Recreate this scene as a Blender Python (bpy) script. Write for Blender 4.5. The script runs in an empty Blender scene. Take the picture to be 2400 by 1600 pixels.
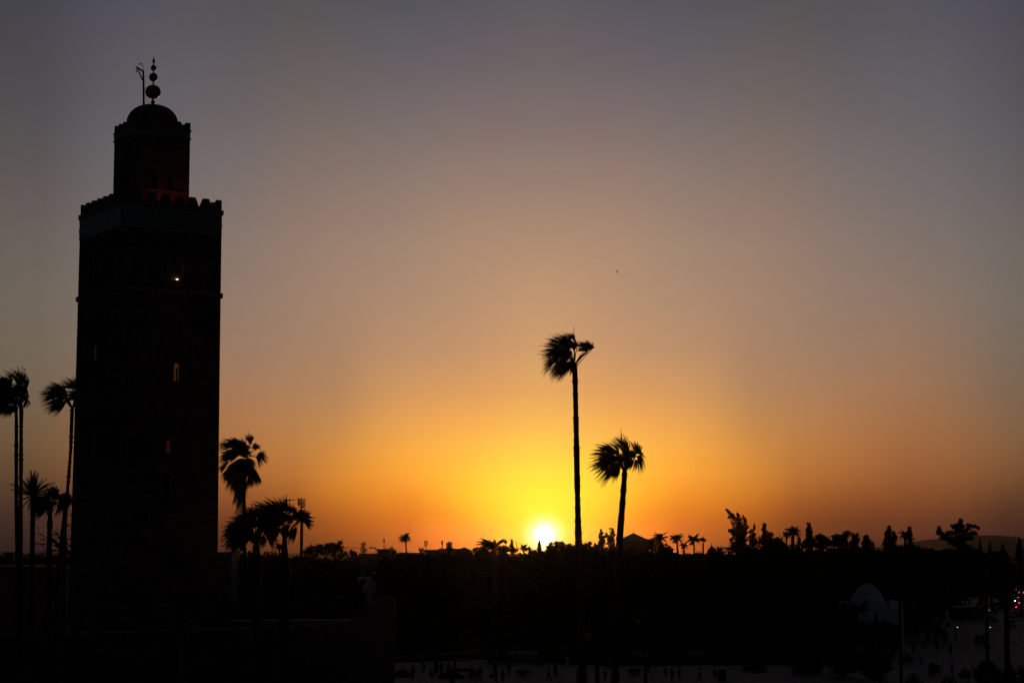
import bpy, bmesh, math, random
import numpy as np
from mathutils import Vector, Matrix
SC = bpy.context.scene
COL = SC.collection
R = math.radians
random.seed(7)
rng = np.random.default_rng(7)

# ------------------------------------------------------------------ camera
F = 4476.0                     # focal length in pixels of the 2400 px wide photograph
HCAM = 15.5
PITCH = math.atan(490 / F)
cd = bpy.data.cameras.new('camera'); cam = bpy.data.objects.new('camera', cd); COL.objects.link(cam)
cd.sensor_width = 36; cd.lens = 36 * F / 2400; cd.clip_start = 0.5; cd.clip_end = 60000
cam.location = (0, 0, HCAM); cam.rotation_euler = (R(90) + PITCH, 0, 0)
SC.camera = cam
SC.view_settings.view_transform = 'Standard'; SC.view_settings.look = 'None'
SC.view_settings.exposure = 0; SC.view_settings.gamma = 1; SC.view_settings.use_curve_mapping = False
SC.render.dither_intensity = 1.5
SC.cycles.max_bounces = 6; SC.cycles.diffuse_bounces = 3; SC.cycles.volume_bounces = 1
SC.cycles.transparent_max_bounces = 16

# ------------------------------------------------------------------ sky
SUN_AZ=0.9678
SUN_EL=0.4684
SKY_AZ=[0, 0.5, 1, 1.6, 2.2, 3, 4, 5, 6.2, 7.5, 9, 10.5, 12, 13.5, 15, 17]
SKY_EL=[0, 0.25, 0.5, 0.8, 1.2, 1.7, 2.3, 3, 3.8, 4.8, 6, 7.5, 9, 11, 13, 15, 17.5]
SKY_TAB=[[[0.8413, 0.346, 0.0037], [0.8891, 0.4406, 0.0047], [0.9045, 0.5319, 0.0066], [0.9186, 0.6421, 0.0107], [0.9548, 0.7585, 0.0198], [0.9932, 0.8058, 0.0335], [1.0156, 0.7363, 0.0495], [1.0117, 0.6122, 0.0687], [0.9404, 0.4842, 0.091], [0.7698, 0.384, 0.1183], [0.6297, 0.3351, 0.1455], [0.5224, 0.3048, 0.1635], [0.434, 0.2715, 0.1686], [0.3105, 0.2103, 0.1625], [0.2046, 0.1564, 0.147], [0.1383, 0.118, 0.1223], [0.0905, 0.0876, 0.0978]], [[0.833, 0.3238, 0.0034], [0.883, 0.4132, 0.0044], [0.9005, 0.5033, 0.0061], [0.9165, 0.6154, 0.0101], [0.9539, 0.7366, 0.0192], [0.9936, 0.7892, 0.0329], [1.0171, 0.7242, 0.0489], [1.013, 0.6027, 0.0683], [0.9394, 0.4762, 0.0908], [0.7647, 0.3768, 0.1183], [0.6244, 0.33, 0.1457], [0.5191, 0.3018, 0.1638], [0.4328, 0.2697, 0.1688], [0.3099, 0.2092, 0.1628], [0.2038, 0.1553, 0.1472], [0.1374, 0.1169, 0.1224], [0.0895, 0.0866, 0.0978]], [[0.8074, 0.2659, 0.0029], [0.8646, 0.3387, 0.0036], [0.891, 0.4231, 0.0049], [0.9143, 0.539, 0.0086], [0.9542, 0.6704, 0.0174], [0.9962, 0.7369, 0.0309], [1.0223, 0.6896, 0.0472], [1.0144, 0.5783, 0.067], [0.931, 0.4582, 0.0901], [0.7532, 0.3621, 0.118], [0.6098, 0.3183, 0.1457], [0.5097, 0.2946, 0.164], [0.4291, 0.2655, 0.1688], [0.3083, 0.2071, 0.163], [0.2025, 0.1533, 0.1471], [0.1354, 0.1148, 0.1228], [0.0871, 0.0842, 0.0981]], [[0.7548, 0.1816, 0.0024], [0.8313, 0.2306, 0.0028], [0.8807, 0.2981, 0.0036], [0.9178, 0.4123, 0.0067], [0.9611, 0.5504, 0.0145], [1.0035, 0.6396, 0.0274], [1.0304, 0.6263, 0.0441], [1.0136, 0.5393, 0.0647], [0.9157, 0.4341, 0.0886], [0.7345, 0.3471, 0.117], [0.5839, 0.3045, 0.1452], [0.4924, 0.2851, 0.1633], [0.4235, 0.2608, 0.1678], [0.306, 0.2053, 0.1626], [0.2015, 0.1517, 0.1464], [0.1333, 0.1126, 0.1235], [0.0838, 0.0813, 0.0991]], [[0.6797, 0.1171, 0.0024], [0.7807, 0.1553, 0.0028], [0.8609, 0.2119, 0.0035], [0.9163, 0.3046, 0.0061], [0.9619, 0.433, 0.0127], [1.0054, 0.5375, 0.0243], [1.0338, 0.5547, 0.0407], [1.0113, 0.4979, 0.062], [0.905, 0.4112, 0.087], [0.7083, 0.3346, 0.1156], [0.5525, 0.2948, 0.1449], [0.4714, 0.2777, 0.1623], [0.4177, 0.2584, 0.1663], [0.302, 0.2046, 0.1617], [0.1996, 0.1512, 0.1456], [0.131, 0.1114, 0.1241], [0.0807, 0.079, 0.1002]], [[0.5404, 0.0716, 0.0026], [0.6494, 0.1022, 0.003], [0.7467, 0.1436, 0.0039], [0.8255, 0.2051, 0.0064], [0.9031, 0.2978, 0.0122], [0.9772, 0.4014, 0.0222], [1.0195, 0.4658, 0.0373], [0.9904, 0.4506, 0.0588], [0.8723, 0.3877, 0.0853], [0.6836, 0.3242, 0.1157], [0.5268, 0.2858, 0.1448], [0.4445, 0.2688, 0.1622], [0.3916, 0.2508, 0.1661], [0.2902, 0.2028, 0.1613], [0.193, 0.1502, 0.1449], [0.1263, 0.1099, 0.1241], [0.0771, 0.077, 0.1009]], [[0.3322, 0.0439, 0.0036], [0.404, 0.0634, 0.004], [0.4842, 0.0869, 0.0045], [0.5917, 0.1256, 0.0067], [0.7359, 0.1915, 0.0122], [0.8782, 0.2862, 0.0215], [0.967, 0.378, 0.0364], [0.9404, 0.3953, 0.0577], [0.8175, 0.3558, 0.0846], [0.6456, 0.3094, 0.1159], [0.4979, 0.2741, 0.1449], [0.4168, 0.2575, 0.1619], [0.3636, 0.2412, 0.1654], [0.2717, 0.1976, 0.1611], [0.182, 0.1469, 0.143], [0.1202, 0.1078, 0.122], [0.0743, 0.0756, 0.0995]], [[0.2227, 0.0317, 0.004], [0.2883, 0.0489, 0.0047], [0.3661, 0.0711, 0.0057], [0.4723, 0.1059, 0.008], [0.6177, 0.1641, 0.0129], [0.7636, 0.2414, 0.0213], [0.8478, 0.3111, 0.0349], [0.821, 0.3354, 0.0552], [0.7092, 0.3164, 0.0815], [0.571, 0.2836, 0.1129], [0.4645, 0.259, 0.1408], [0.3951, 0.2441, 0.1592], [0.3407, 0.2269, 0.1643], [0.2566, 0.1877, 0.156], [0.1774, 0.1432, 0.1375], [0.1196, 0.1067, 0.1172], [0.0743, 0.075, 0.0955]], [[0.1429, 0.0228, 0.0046], [0.1926, 0.0349, 0.0051], [0.2503, 0.0499, 0.0058], [0.3344, 0.0755, 0.0079], [0.463, 0.1233, 0.0128], [0.5959, 0.1874, 0.0208], [0.6596, 0.2393, 0.0334], [0.6304, 0.2562, 0.0528], [0.5429, 0.2465, 0.0786], [0.4452, 0.2318, 0.1099], [0.3953, 0.2271, 0.1346], [0.3674, 0.2258, 0.1506], [0.327, 0.2154, 0.1587], [0.2466, 0.1784, 0.1481], [0.1726, 0.1373, 0.1284], [0.1192, 0.1039, 0.1086], [0.076, 0.0743, 0.0884]], [[0.0835, 0.0163, 0.0061], [0.1134, 0.024, 0.0071], [0.1482, 0.0329, 0.0084], [0.1983, 0.047, 0.0108], [0.278, 0.0736, 0.0154], [0.3808, 0.1168, 0.0231], [0.467, 0.1658, 0.0351], [0.4951, 0.2, 0.0529], [0.4683, 0.2125, 0.0762], [0.4098, 0.2138, 0.1048], [0.3578, 0.2136, 0.1312], [0.3241, 0.2114, 0.1469], [0.2928, 0.2007, 0.1492], [0.2301, 0.1698, 0.1407], [0.165, 0.1322, 0.1226], [0.1175, 0.1012, 0.1014], [0.0778, 0.0734, 0.0813]], [[0.0562, 0.0143, 0.0085], [0.0775, 0.0202, 0.0095], [0.1022, 0.0265, 0.0105], [0.141, 0.0366, 0.0126], [0.2083, 0.0573, 0.0168], [0.3021, 0.093, 0.0236], [0.392, 0.1366, 0.0342], [0.4294, 0.1676, 0.0502], [0.4156, 0.1831, 0.0718], [0.3728, 0.1923, 0.0993], [0.3222, 0.1957, 0.1267], [0.2845, 0.1955, 0.1446], [0.2528, 0.1868, 0.1501], [0.1977, 0.1597, 0.1477], [0.1435, 0.1232, 0.128], [0.1077, 0.0958, 0.1037], [0.0768, 0.0723, 0.0818]], [[0.0499, 0.0124, 0.0093], [0.0732, 0.0187, 0.0109], [0.0995, 0.026, 0.0126], [0.1348, 0.0365, 0.015], [0.1856, 0.0535, 0.0189], [0.2482, 0.0782, 0.0251], [0.3087, 0.108, 0.0346], [0.3491, 0.1371, 0.0485], [0.3599, 0.1599, 0.0668], [0.3432, 0.1761, 0.0905], [0.3083, 0.1838, 0.1154], [0.2647, 0.1823, 0.1367], [0.2253, 0.1718, 0.146], [0.1779, 0.1484, 0.1432], [0.138, 0.1215, 0.1285], [0.1067, 0.0975, 0.1099], [0.0767, 0.0735, 0.0893]], [[0.0408, 0.0122, 0.0102], [0.0602, 0.0181, 0.0115], [0.0821, 0.0249, 0.013], [0.1119, 0.0347, 0.0151], [0.1567, 0.0507, 0.0185], [0.2151, 0.0742, 0.024], [0.2741, 0.1026, 0.0328], [0.3072, 0.1276, 0.0464], [0.3107, 0.146, 0.0646], [0.2927, 0.1597, 0.0877], [0.2644, 0.1682, 0.1116], [0.2308, 0.1691, 0.1321], [0.1994, 0.1604, 0.1414], [0.1608, 0.1395, 0.1393], [0.1275, 0.1155, 0.1268], [0.1003, 0.0937, 0.111], [0.0735, 0.0715, 0.0921]], [[0.0272, 0.0109, 0.0113], [0.0373, 0.0143, 0.0121], [0.0477, 0.0176, 0.0127], [0.0639, 0.0232, 0.0145], [0.093, 0.0345, 0.0182], [0.142, 0.0557, 0.0241], [0.2021, 0.0857, 0.033], [0.2334, 0.1094, 0.0468], [0.232, 0.1241, 0.065], [0.212, 0.1346, 0.087], [0.1994, 0.1467, 0.1081], [0.1865, 0.1521, 0.1246], [0.1677, 0.143, 0.13], [0.1371, 0.122, 0.1262], [0.1075, 0.098, 0.1121], [0.0873, 0.0809, 0.0993], [0.066, 0.0637, 0.0845]], [[0.0203, 0.0101, 0.0116], [0.0282, 0.0135, 0.0131], [0.0363, 0.017, 0.0146], [0.047, 0.0217, 0.0165], [0.0643, 0.03, 0.0198], [0.0917, 0.0444, 0.0249], [0.1273, 0.0656, 0.0325], [0.1584, 0.0891, 0.0433], [0.1715, 0.1077, 0.0581], [0.1712, 0.122, 0.0767], [0.1678, 0.1315, 0.0945], [0.1603, 0.1317, 0.1057], [0.1434, 0.1189, 0.105], [0.1117, 0.0953, 0.0956], [0.0855, 0.0767, 0.0854], [0.07, 0.0654, 0.0778], [0.0542, 0.0533, 0.069]], [[0.0159, 0.0086, 0.0103], [0.0238, 0.0126, 0.0121], [0.0324, 0.017, 0.014], [0.0435, 0.0227, 0.0163], [0.0592, 0.0312, 0.0198], [0.0792, 0.0427, 0.0248], [0.1015, 0.0572, 0.032], [0.1228, 0.074, 0.0418], [0.14, 0.0911, 0.0541], [0.1518, 0.1076, 0.0694], [0.155, 0.1191, 0.0845], [0.1466, 0.1204, 0.0944], [0.1298, 0.111, 0.0944], [0.1035, 0.0921, 0.086], [0.08, 0.074, 0.0751], [0.0617, 0.0595, 0.0656], [0.045, 0.0458, 0.0566]]]

def build_world():
    w = bpy.data.worlds.new("World"); SC.world = w; w.use_nodes = True
    nt = w.node_tree; nt.nodes.clear(); N = nt.nodes.new; L = nt.links.new
    out = N('ShaderNodeOutputWorld'); bg = N('ShaderNodeBackground'); L(bg.outputs[0], out.inputs[0])
    tc = N('ShaderNodeTexCoord'); nrm = N('ShaderNodeVectorMath'); nrm.operation = 'NORMALIZE'
    L(tc.outputs['Generated'], nrm.inputs[0])
    sep = N('ShaderNodeSeparateXYZ'); L(nrm.outputs[0], sep.inputs[0])
    def M(op, a, b=None, c=None):
        n = N('ShaderNodeMath'); n.operation = op
        for i, v in enumerate((a, b, c)):
            if v is None: continue
            if isinstance(v, (int, float)): n.inputs[i].default_value = v
            else: L(v, n.inputs[i])
        return n.outputs[0]
    el = M('MULTIPLY', M('ARCSINE', sep.outputs[2]), 180 / math.pi)
    el = M('MAXIMUM', el, 0.0)
    fac = M('SQRT', M('DIVIDE', el, 90.0))
    # azimuth away from the sun, degrees
    ds = (math.sin(R(SUN_AZ)), math.cos(R(SUN_AZ)))
    along = M('ADD', M('MULTIPLY', sep.outputs[0], ds[0]), M('MULTIPLY', sep.outputs[1], ds[1]))
    side = M('SUBTRACT', M('MULTIPLY', sep.outputs[0], ds[1]), M('MULTIPLY', sep.outputs[1], ds[0]))
    az = M('MULTIPLY', M('ABSOLUTE', M('ARCTAN2', side, along)), 180 / math.pi)
    ELX = SKY_EL + [26, 45, 90]; mulE = [0.72, 0.32, 0.15]
    cols = []
    for row in SKY_TAB:
        base = row[-1]
        cols.append([tuple(c) for c in row] + [tuple(v * m for v in base) for m in mulE])
    AZX = SKY_AZ + [32, 60, 100, 180]
    for m in (0.45, 0.22, 0.16, 0.15):
        r = []
        for c in cols[len(SKY_AZ) - 1]:
            g = (c[0] + c[1] + c[2]) / 3 * m
            r.append((g * .8, g * .95, g * 1.35))
        cols.append(r)
    prev = None
    for k, (a, row) in enumerate(zip(AZX, cols)):
        cr = N('ShaderNodeValToRGB'); L(fac, cr.inputs[0]); e = cr.color_ramp; e.interpolation = 'LINEAR'
        for i, (x, c) in enumerate(zip(ELX, row)):
            p = math.sqrt(x / 90)
            s = e.elements[0] if i == 0 else (e.elements[-1] if i == len(row) - 1 else e.elements.new(p))
            s.position = p
            s.color = (c[0], c[1], c[2], 1)
        if prev is None: prev = cr.outputs[0]
        else:
            t = N('ShaderNodeMapRange'); t.clamp = True
            L(az, t.inputs[0]); t.inputs[1].default_value = AZX[k - 1]; t.inputs[2].default_value = a
            mx = N('ShaderNodeMix'); mx.data_type = 'RGBA'
            L(t.outputs[0], mx.inputs[0]); L(prev, mx.inputs[6]); L(cr.outputs[0], mx.inputs[7])
            prev = mx.outputs[2]
    # the sun itself and the bright air right round it
    sd = Vector((math.sin(R(SUN_AZ)) * math.cos(R(SUN_EL)), math.cos(R(SUN_AZ)) * math.cos(R(SUN_EL)), math.sin(R(SUN_EL))))
    df = N('ShaderNodeVectorMath'); df.operation = 'DISTANCE'; L(nrm.outputs[0], df.inputs[0]); df.inputs[1].default_value = sd
    th = M('MULTIPLY', df.outputs['Value'], 180 / math.pi)
    def glow(sig, pw, col):
        g = M('EXPONENT', M('MULTIPLY', M('POWER', M('DIVIDE', th, sig), pw), -1.0))
        v = N('ShaderNodeVectorMath'); v.operation = 'SCALE'; v.inputs[0].default_value = col; L(g, v.inputs['Scale'])
        return v.outputs[0]
    acc = prev
    for g in (glow(0.42, 2.4, (.6, .95, .95)), glow(0.7, 1.8, (.15, .2, .0)), glow(0.262, 9, (3, 3, 2.6))):
        ad = N('ShaderNodeVectorMath'); ad.operation = 'ADD'; L(acc, ad.inputs[0]); L(g, ad.inputs[1]); acc = ad.outputs[0]
    L(acc, bg.inputs[0]); bg.inputs[1].default_value = 1.0
    w.cycles.sampling_method = 'MANUAL'; w.cycles.sample_map_resolution = 2048
    return sd
SUN_DIR = build_world()
sl = bpy.data.lights.new('sun', 'SUN'); sun = bpy.data.objects.new('sun', sl); COL.objects.link(sun)
sl.energy = 0.55; sl.angle = R(0.5); sl.color = (1.0, 0.42, 0.10)
sun.rotation_euler = SUN_DIR.to_track_quat('Z', 'Y').to_euler()

# ------------------------------------------------------------------ helpers
def ray(px, py):
    x = (px - 1200) / F; y = (800 - py) / F
    return Vector((x, math.cos(PITCH) - y * math.sin(PITCH), math.sin(PITCH) + y * math.cos(PITCH)))
def P(px, py, D):                       # the point at forward distance D seen at a pixel
    d = ray(px, py); return Vector((0, 0, HCAM)) + d * (D / d.y)
def G(px, py, z=0.0):                   # the point of the ground seen at a pixel
    d = ray(px, py); return Vector((0, 0, HCAM)) + d * ((z - HCAM) / d.z)
def pxm(D): return D / F                # metres per photo pixel at distance D

def mat(name, col, rough=.85, var=.25, scale=3.0, emit=None, es=0, metal=0, spec=.2, trans=0):
    m = bpy.data.materials.new(name); m.use_nodes = True; nt = m.node_tree; b = nt.nodes['Principled BSDF']
    b.inputs['Roughness'].default_value = rough; b.inputs['Metallic'].default_value = metal
    b.inputs['Specular IOR Level'].default_value = spec
    b.inputs['Base Color'].default_value = (*col, 1)
    if var:
        tc = nt.nodes.new('ShaderNodeTexCoord'); n = nt.nodes.new('ShaderNodeTexNoise'); n.inputs['Scale'].default_value = scale; n.inputs['Detail'].default_value = 6
        nt.links.new(tc.outputs['Object'], n.inputs['Vector'])
        r = nt.nodes.new('ShaderNodeValToRGB'); nt.links.new(n.outputs['Fac'], r.inputs[0])
        r.color_ramp.elements[0].position = .3; r.color_ramp.elements[1].position = .7
        r.color_ramp.elements[0].color = (*[c * (1 - var) for c in col], 1); r.color_ramp.elements[1].color = (*[min(1, c * (1 + var)) for c in col], 1)
        nt.links.new(r.outputs[0], b.inputs['Base Color'])
    if emit: b.inputs['Emission Color'].default_value = (*emit, 1); b.inputs['Emission Strength'].default_value = es
    if trans: b.inputs['Transmission Weight'].default_value = trans
    return m
def masonry(name, col, mortar, w, h, var=.3):
    m = mat(name, col, .92, 0); nt = m.node_tree; b = nt.nodes['Principled BSDF']
    tc = nt.nodes.new('ShaderNodeTexCoord'); sp = nt.nodes.new('ShaderNodeSeparateXYZ'); nt.links.new(tc.outputs['Object'], sp.inputs[0])
    ad = nt.nodes.new('ShaderNodeMath'); nt.links.new(sp.outputs[0], ad.inputs[0]); nt.links.new(sp.outputs[1], ad.inputs[1])
    cb = nt.nodes.new('ShaderNodeCombineXYZ'); nt.links.new(ad.outputs[0], cb.inputs[0]); nt.links.new(sp.outputs[2], cb.inputs[1])
    br = nt.nodes.new('ShaderNodeTexBrick'); nt.links.new(cb.outputs[0], br.inputs['Vector'])
    br.inputs['Color1'].default_value = (*[c * (1 - var) for c in col], 1); br.inputs['Color2'].default_value = (*[c * (1 + var) for c in col], 1)
    br.inputs['Mortar'].default_value = (*mortar, 1); br.inputs['Scale'].default_value = 1
    br.inputs['Brick Width'].default_value = w; br.inputs['Row Height'].default_value = h; br.inputs['Mortar Size'].default_value = .025
    n = nt.nodes.new('ShaderNodeTexNoise'); n.inputs['Scale'].default_value = .35; n.inputs['Detail'].default_value = 7; nt.links.new(tc.outputs['Object'], n.inputs['Vector'])
    mx = nt.nodes.new('ShaderNodeMix'); mx.data_type = 'RGBA'; mx.blend_type = 'MULTIPLY'; mx.inputs[0].default_value = .55
    nt.links.new(br.outputs['Color'], mx.inputs[6]); nt.links.new(n.outputs['Color'], mx.inputs[7]); nt.links.new(mx.outputs[2], b.inputs['Base Color'])
    bp = nt.nodes.new('ShaderNodeBump'); bp.inputs['Distance'].default_value = .05; nt.links.new(br.outputs['Fac'], bp.inputs['Height']); bp.invert = True; nt.links.new(bp.outputs[0], b.inputs['Normal'])
    return m
def leafmat(name, col):
    m = mat(name, col, 1.0, .45, 1.3, spec=0); nt = m.node_tree; b = nt.nodes['Principled BSDF']
    tr = nt.nodes.new('ShaderNodeBsdfTranslucent'); tr.inputs[0].default_value = (*[c * 1.1 for c in col], 1)
    mx = nt.nodes.new('ShaderNodeMixShader'); mx.inputs[0].default_value = .12
    nt.links.new(b.outputs[0], mx.inputs[1]); nt.links.new(tr.outputs[0], mx.inputs[2]); nt.links.new(mx.outputs[0], nt.nodes['Material Output'].inputs[0])
    return m
MT = dict(
    stone=masonry('sandstone', (.30, .16, .11), (.2, .12, .09), 1.1, .45),
    stone2=masonry('pink_plaster_wall', (.30, .17, .125), (.24, .14, .1), 2.2, .9, .12),
    cornice=mat('carved_stone', (.26, .15, .11), .9, .3, 1.5),
    tile=mat('pale_glazed_tile', (.42, .46, .43), .5, .35, 2.0, spec=.4),
    tilelit=mat('lit_tone_tile', (.55, .59, .58), .5, .3, 1.6, spec=.4),  # frieze tile with the left face's brighter light painted into its colour
    tiledark=mat('dark_glazed_tile', (.05, .09, .08), .5, .4, 2.0, spec=.4),
    dome=mat('ribbed_plaster', (.25, .15, .11), .9, .3, 1.0),
    copper=mat('aged_copper', (.28, .17, .08), .45, .25, 2.0, metal=.8),
    wood=mat('dark_timber', (.09, .055, .035), .9, .3, 5),
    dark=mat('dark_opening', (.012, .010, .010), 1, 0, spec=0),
    lit=mat('lamp_lit_window', (.3, .15, .08), 1, 0, emit=(1, .25, .04), es=.05),
    lit2=mat('dim_lamp_lit_window', (.3, .15, .08), 1, 0, emit=(1, .18, .03), es=.019),
    lit3=mat('faint_lamp_lit_window', (.3, .15, .08), 1, 0, emit=(1, .14, .03), es=.016),
    lamp=mat('lit_lamp', (1, .8, .6), 1, 0, emit=(1, .72, .45), es=2.2),
    leaf=leafmat('palm_leaf', (.045, .06, .025)),
    dry=leafmat('dry_palm_leaf', (.11, .085, .05)),
    foliage=leafmat('foliage', (.04, .058, .024)),
    conifer=leafmat('conifer_foliage', (.03, .048, .022)),
    bark=mat('palm_bark', (.05, .038, .028), .95, .35, 6),
    bark2=mat('tree_bark', (.045, .035, .027), .95, .35, 5),
    steel=mat('painted_steel', (.06, .06, .06), .6, .2, 6, metal=.3),
    black=mat('black_iron', (.03, .03, .03), .5, .2, 6, metal=.5),
    white=mat('whitewash', (.76, .77, .8), .85, .08, .8),
    slab=mat('roof_concrete', (.22, .17, .14), .9, .25, .6),
    rooft=mat('glazed_roof_tile', (.10, .12, .08), .6, .3, 2),
    rubber=mat('tyre_rubber', (.02, .02, .02), .8, .1),
    glass=mat('car_glass', (.03, .035, .04), .12, 0, spec=.6),
    head=mat('lit_headlamp', (1, 1, 1), 1, 0, emit=(1, .93, .85), es=16),
    headdim=mat('dim_headlamp', (1, 1, 1), 1, 0, emit=(1, .95, .9), es=3),
    tail=mat('lit_tail_lamp', (.5, .02, .02), 1, 0, emit=(1, .03, .05), es=8),
    skin=mat('skin', (.30, .18, .12), .6, .1), hair=mat('hair', (.015, .012, .01), .7, 0),
    hill=mat('hill_scrub', (.10, .075, .055), 1, .3, .004),
)
def lampglass():
    m = bpy.data.materials.new('rosy_lantern_glass'); m.use_nodes = True; nt = m.node_tree; b = nt.nodes['Principled BSDF']
    b.inputs['Base Color'].default_value = (.5, .3, .24, 1); b.inputs['Roughness'].default_value = .35
    tr = nt.nodes.new('ShaderNodeBsdfTranslucent'); tr.inputs[0].default_value = (.5, .27, .2, 1)
    mx = nt.nodes.new('ShaderNodeMixShader'); mx.inputs[0].default_value = .65
    nt.links.new(b.outputs[0], mx.inputs[1]); nt.links.new(tr.outputs[0], mx.inputs[2]); nt.links.new(mx.outputs[0], nt.nodes['Material Output'].inputs[0])
    return m
MT['lampglass'] = lampglass()
def cloth(name, col): return mat(name, col, .9, .12, 8)

class MB:
    def __init__(s): s.v = []; s.f = []; s.mi = []; s.cur = 0
    def add(s, vs, fs):
        o = len(s.v); s.v.extend(tuple(map(float, v)) for v in vs); s.f.extend(tuple(i + o for i in f) for f in fs); s.mi.extend([s.cur] * len(fs)); return s
    def box(s, a, b, M=None):
        vs = [Vector((x, y, z)) for z in (a[2], b[2]) for y in (a[1], b[1]) for x in (a[0], b[0])]
        if M is not None: vs = [M @ v for v in vs]
        return s.add(vs, [(0, 2, 3, 1), (4, 5, 7, 6), (0, 1, 5, 4), (1, 3, 7, 5), (3, 2, 6, 7), (2, 0, 4, 6)])
    def tube(s, pts, rad, n=8, cap=True):
        pts = [Vector(p) for p in pts]; rings = []
        for i, p in enumerate(pts):
            t = (pts[min(i + 1, len(pts) - 1)] - pts[max(i - 1, 0)]).normalized()
            u = t.cross(Vector((0, 1, 0)) if abs(t.y) < .9 else Vector((1, 0, 0))).normalized(); w = t.cross(u)
            r = rad[i] if hasattr(rad, '__len__') else rad
            rings.append([p + (u * math.cos(2 * math.pi * k / n) + w * math.sin(2 * math.pi * k / n)) * r for k in range(n)])
        vs = [v for r in rings for v in r]; fs = []
        for i in range(len(pts) - 1):
            for k in range(n): fs.append((i * n + k, i * n + (k + 1) % n, (i + 1) * n + (k + 1) % n, (i + 1) * n + k))
        if cap: fs.append(tuple(range(n))[::-1]); fs.append(tuple(range((len(pts) - 1) * n, len(pts) * n)))
        return s.add(vs, fs)
    def lathe(s, prof, c=(0, 0, 0), n=33, rib=0.0, ribs=0):
        c = Vector(c); vs = []; fs = []
        for r, z in prof:
            for k in range(n):
                a = 2 * math.pi * k / n; rr = r * (1 + rib * abs(math.sin(a * ribs / 2))) if ribs else r
                vs.append(c + Vector((rr * math.cos(a), rr * math.sin(a), z)))
        for i in range(len(prof) - 1):
            for k in range(n): fs.append((i * n + k, i * n + (k + 1) % n, (i + 1) * n + (k + 1) % n, (i + 1) * n + k))
        fs.append(tuple(range(n))[::-1]); fs.append(tuple(range((len(prof) - 1) * n, len(prof) * n)))
        return s.add(vs, fs)
    def prism(s, poly, d0, d1):          # poly: list of 3-D points (planar), extruded by vector from d0 to d1
        n = len(poly); vs = [Vector(p) + Vector(d0) for p in poly] + [Vector(p) + Vector(d1) for p in poly]
        fs = [tuple(range(n)), tuple(range(n, 2 * n))[::-1]] + [(i, i + n, (i + 1) % n + n, (i + 1) % n) for i in range(n)]
        return s.add(vs, fs)
    def build(s, name, m, parent=None, loc=None, smooth=False, mats=None):
        me = bpy.data.meshes.new(name)
        vs = s.v
        if loc is not None: vs = [(v[0] - loc[0], v[1] - loc[1], v[2] - loc[2]) for v in vs]
        me.from_pydata(vs, [], s.f)
        for mm in (mats or [m]): me.materials.append(mm)
        if mats: me.polygons.foreach_set('material_index', s.mi)
        if smooth: me.polygons.foreach_set('use_smooth', [True] * len(me.polygons))
        o = bpy.data.objects.new(name, me); COL.objects.link(o)
        if parent is not None: o.parent = parent
        elif loc is not None: o.location = loc
        return o
def np_obj(name, V, Fc, m, parent=None, loc=None):
    V = np.asarray(V, dtype=np.float64).reshape(-1, 3)
    if loc is not None: V = V - np.array(loc)
    me = bpy.data.meshes.new(name); me.from_pydata(V.tolist(), [], Fc if isinstance(Fc, list) else Fc.tolist()); me.materials.append(m)
    o = bpy.data.objects.new(name, me); COL.objects.link(o)
    if parent is not None: o.parent = parent
    elif loc is not None: o.location = loc
    return o
def tag(o, label=None, cat=None, group=None, kind=None):
    if label: o['label'] = label
    if cat: o['category'] = cat
    if group: o['group'] = group
    if kind: o['kind'] = kind
    return o
def thing(name, loc, label, cat, group=None):
    o = bpy.data.objects.new(name, None); COL.objects.link(o); o.location = loc; o.empty_display_size = .5
    return tag(o, label, cat, group)
def children(o): return [c for c in bpy.data.objects if c.parent == o]
def copy_tree(o, parent=None):
    c = o.copy(); COL.objects.link(c)
    if parent is not None: c.parent = parent
    for ch in list(o.children): copy_tree(ch, c)
    return c

# ------------------------------------------------------------------ ground, hills, plaza, road
mb = MB(); mb.add([(-9000, -400, 0), (9000, -400, 0), (9000, 11500, 0), (-9000, 11500, 0)], [(0, 1, 2, 3)])
tag(mb.build('ground', mat('dry_earth', (.045, .035, .028), 1, .3, .05, spec=0)), kind='structure')
def sheet(name, pxs, z, m):
    b = MB(); vs = [G(x, y, z) if y < 5000 else Vector((x, 0, 0)) for x, y in pxs]; b.add(vs, [tuple(range(len(vs)))]); return tag(b.build(name, m), kind='structure')
pave = mat('plaza_paving', (.30, .24, .22), .8, .15, .25)
b = MB()
pl = [G(x, y, .004) for x, y in ((905, 1553), (1130, 1544), (1420, 1560), (1900, 1556), (2090, 1520), (2120, 1440), (2205, 1436), (2240, 1425), (2245, 1470), (2268, 1535), (2288, 1650))]
pl += [Vector((60, 90, .004)), Vector((-16, 90, .004))]
b.add(pl, [tuple(range(len(pl)))[::-1]]); tag(b.build('plaza', pave), kind='structure')
asph = mat('asphalt', (.16, .13, .125), .75, .2, .3)
b = MB()
rl = [G(x, y, .008) for x, y in ((2255, 1398), (2240, 1425), (2245, 1470), (2268, 1535), (2288, 1650))] + [Vector((75, 120, .008)), Vector((130, 120, .008))] + [G(2460, y, .008) for y in (1600, 1480, 1398)]
b.add(rl, [tuple(range(len(rl)))]); tag(b.build('road', asph), kind='structure')
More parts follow.
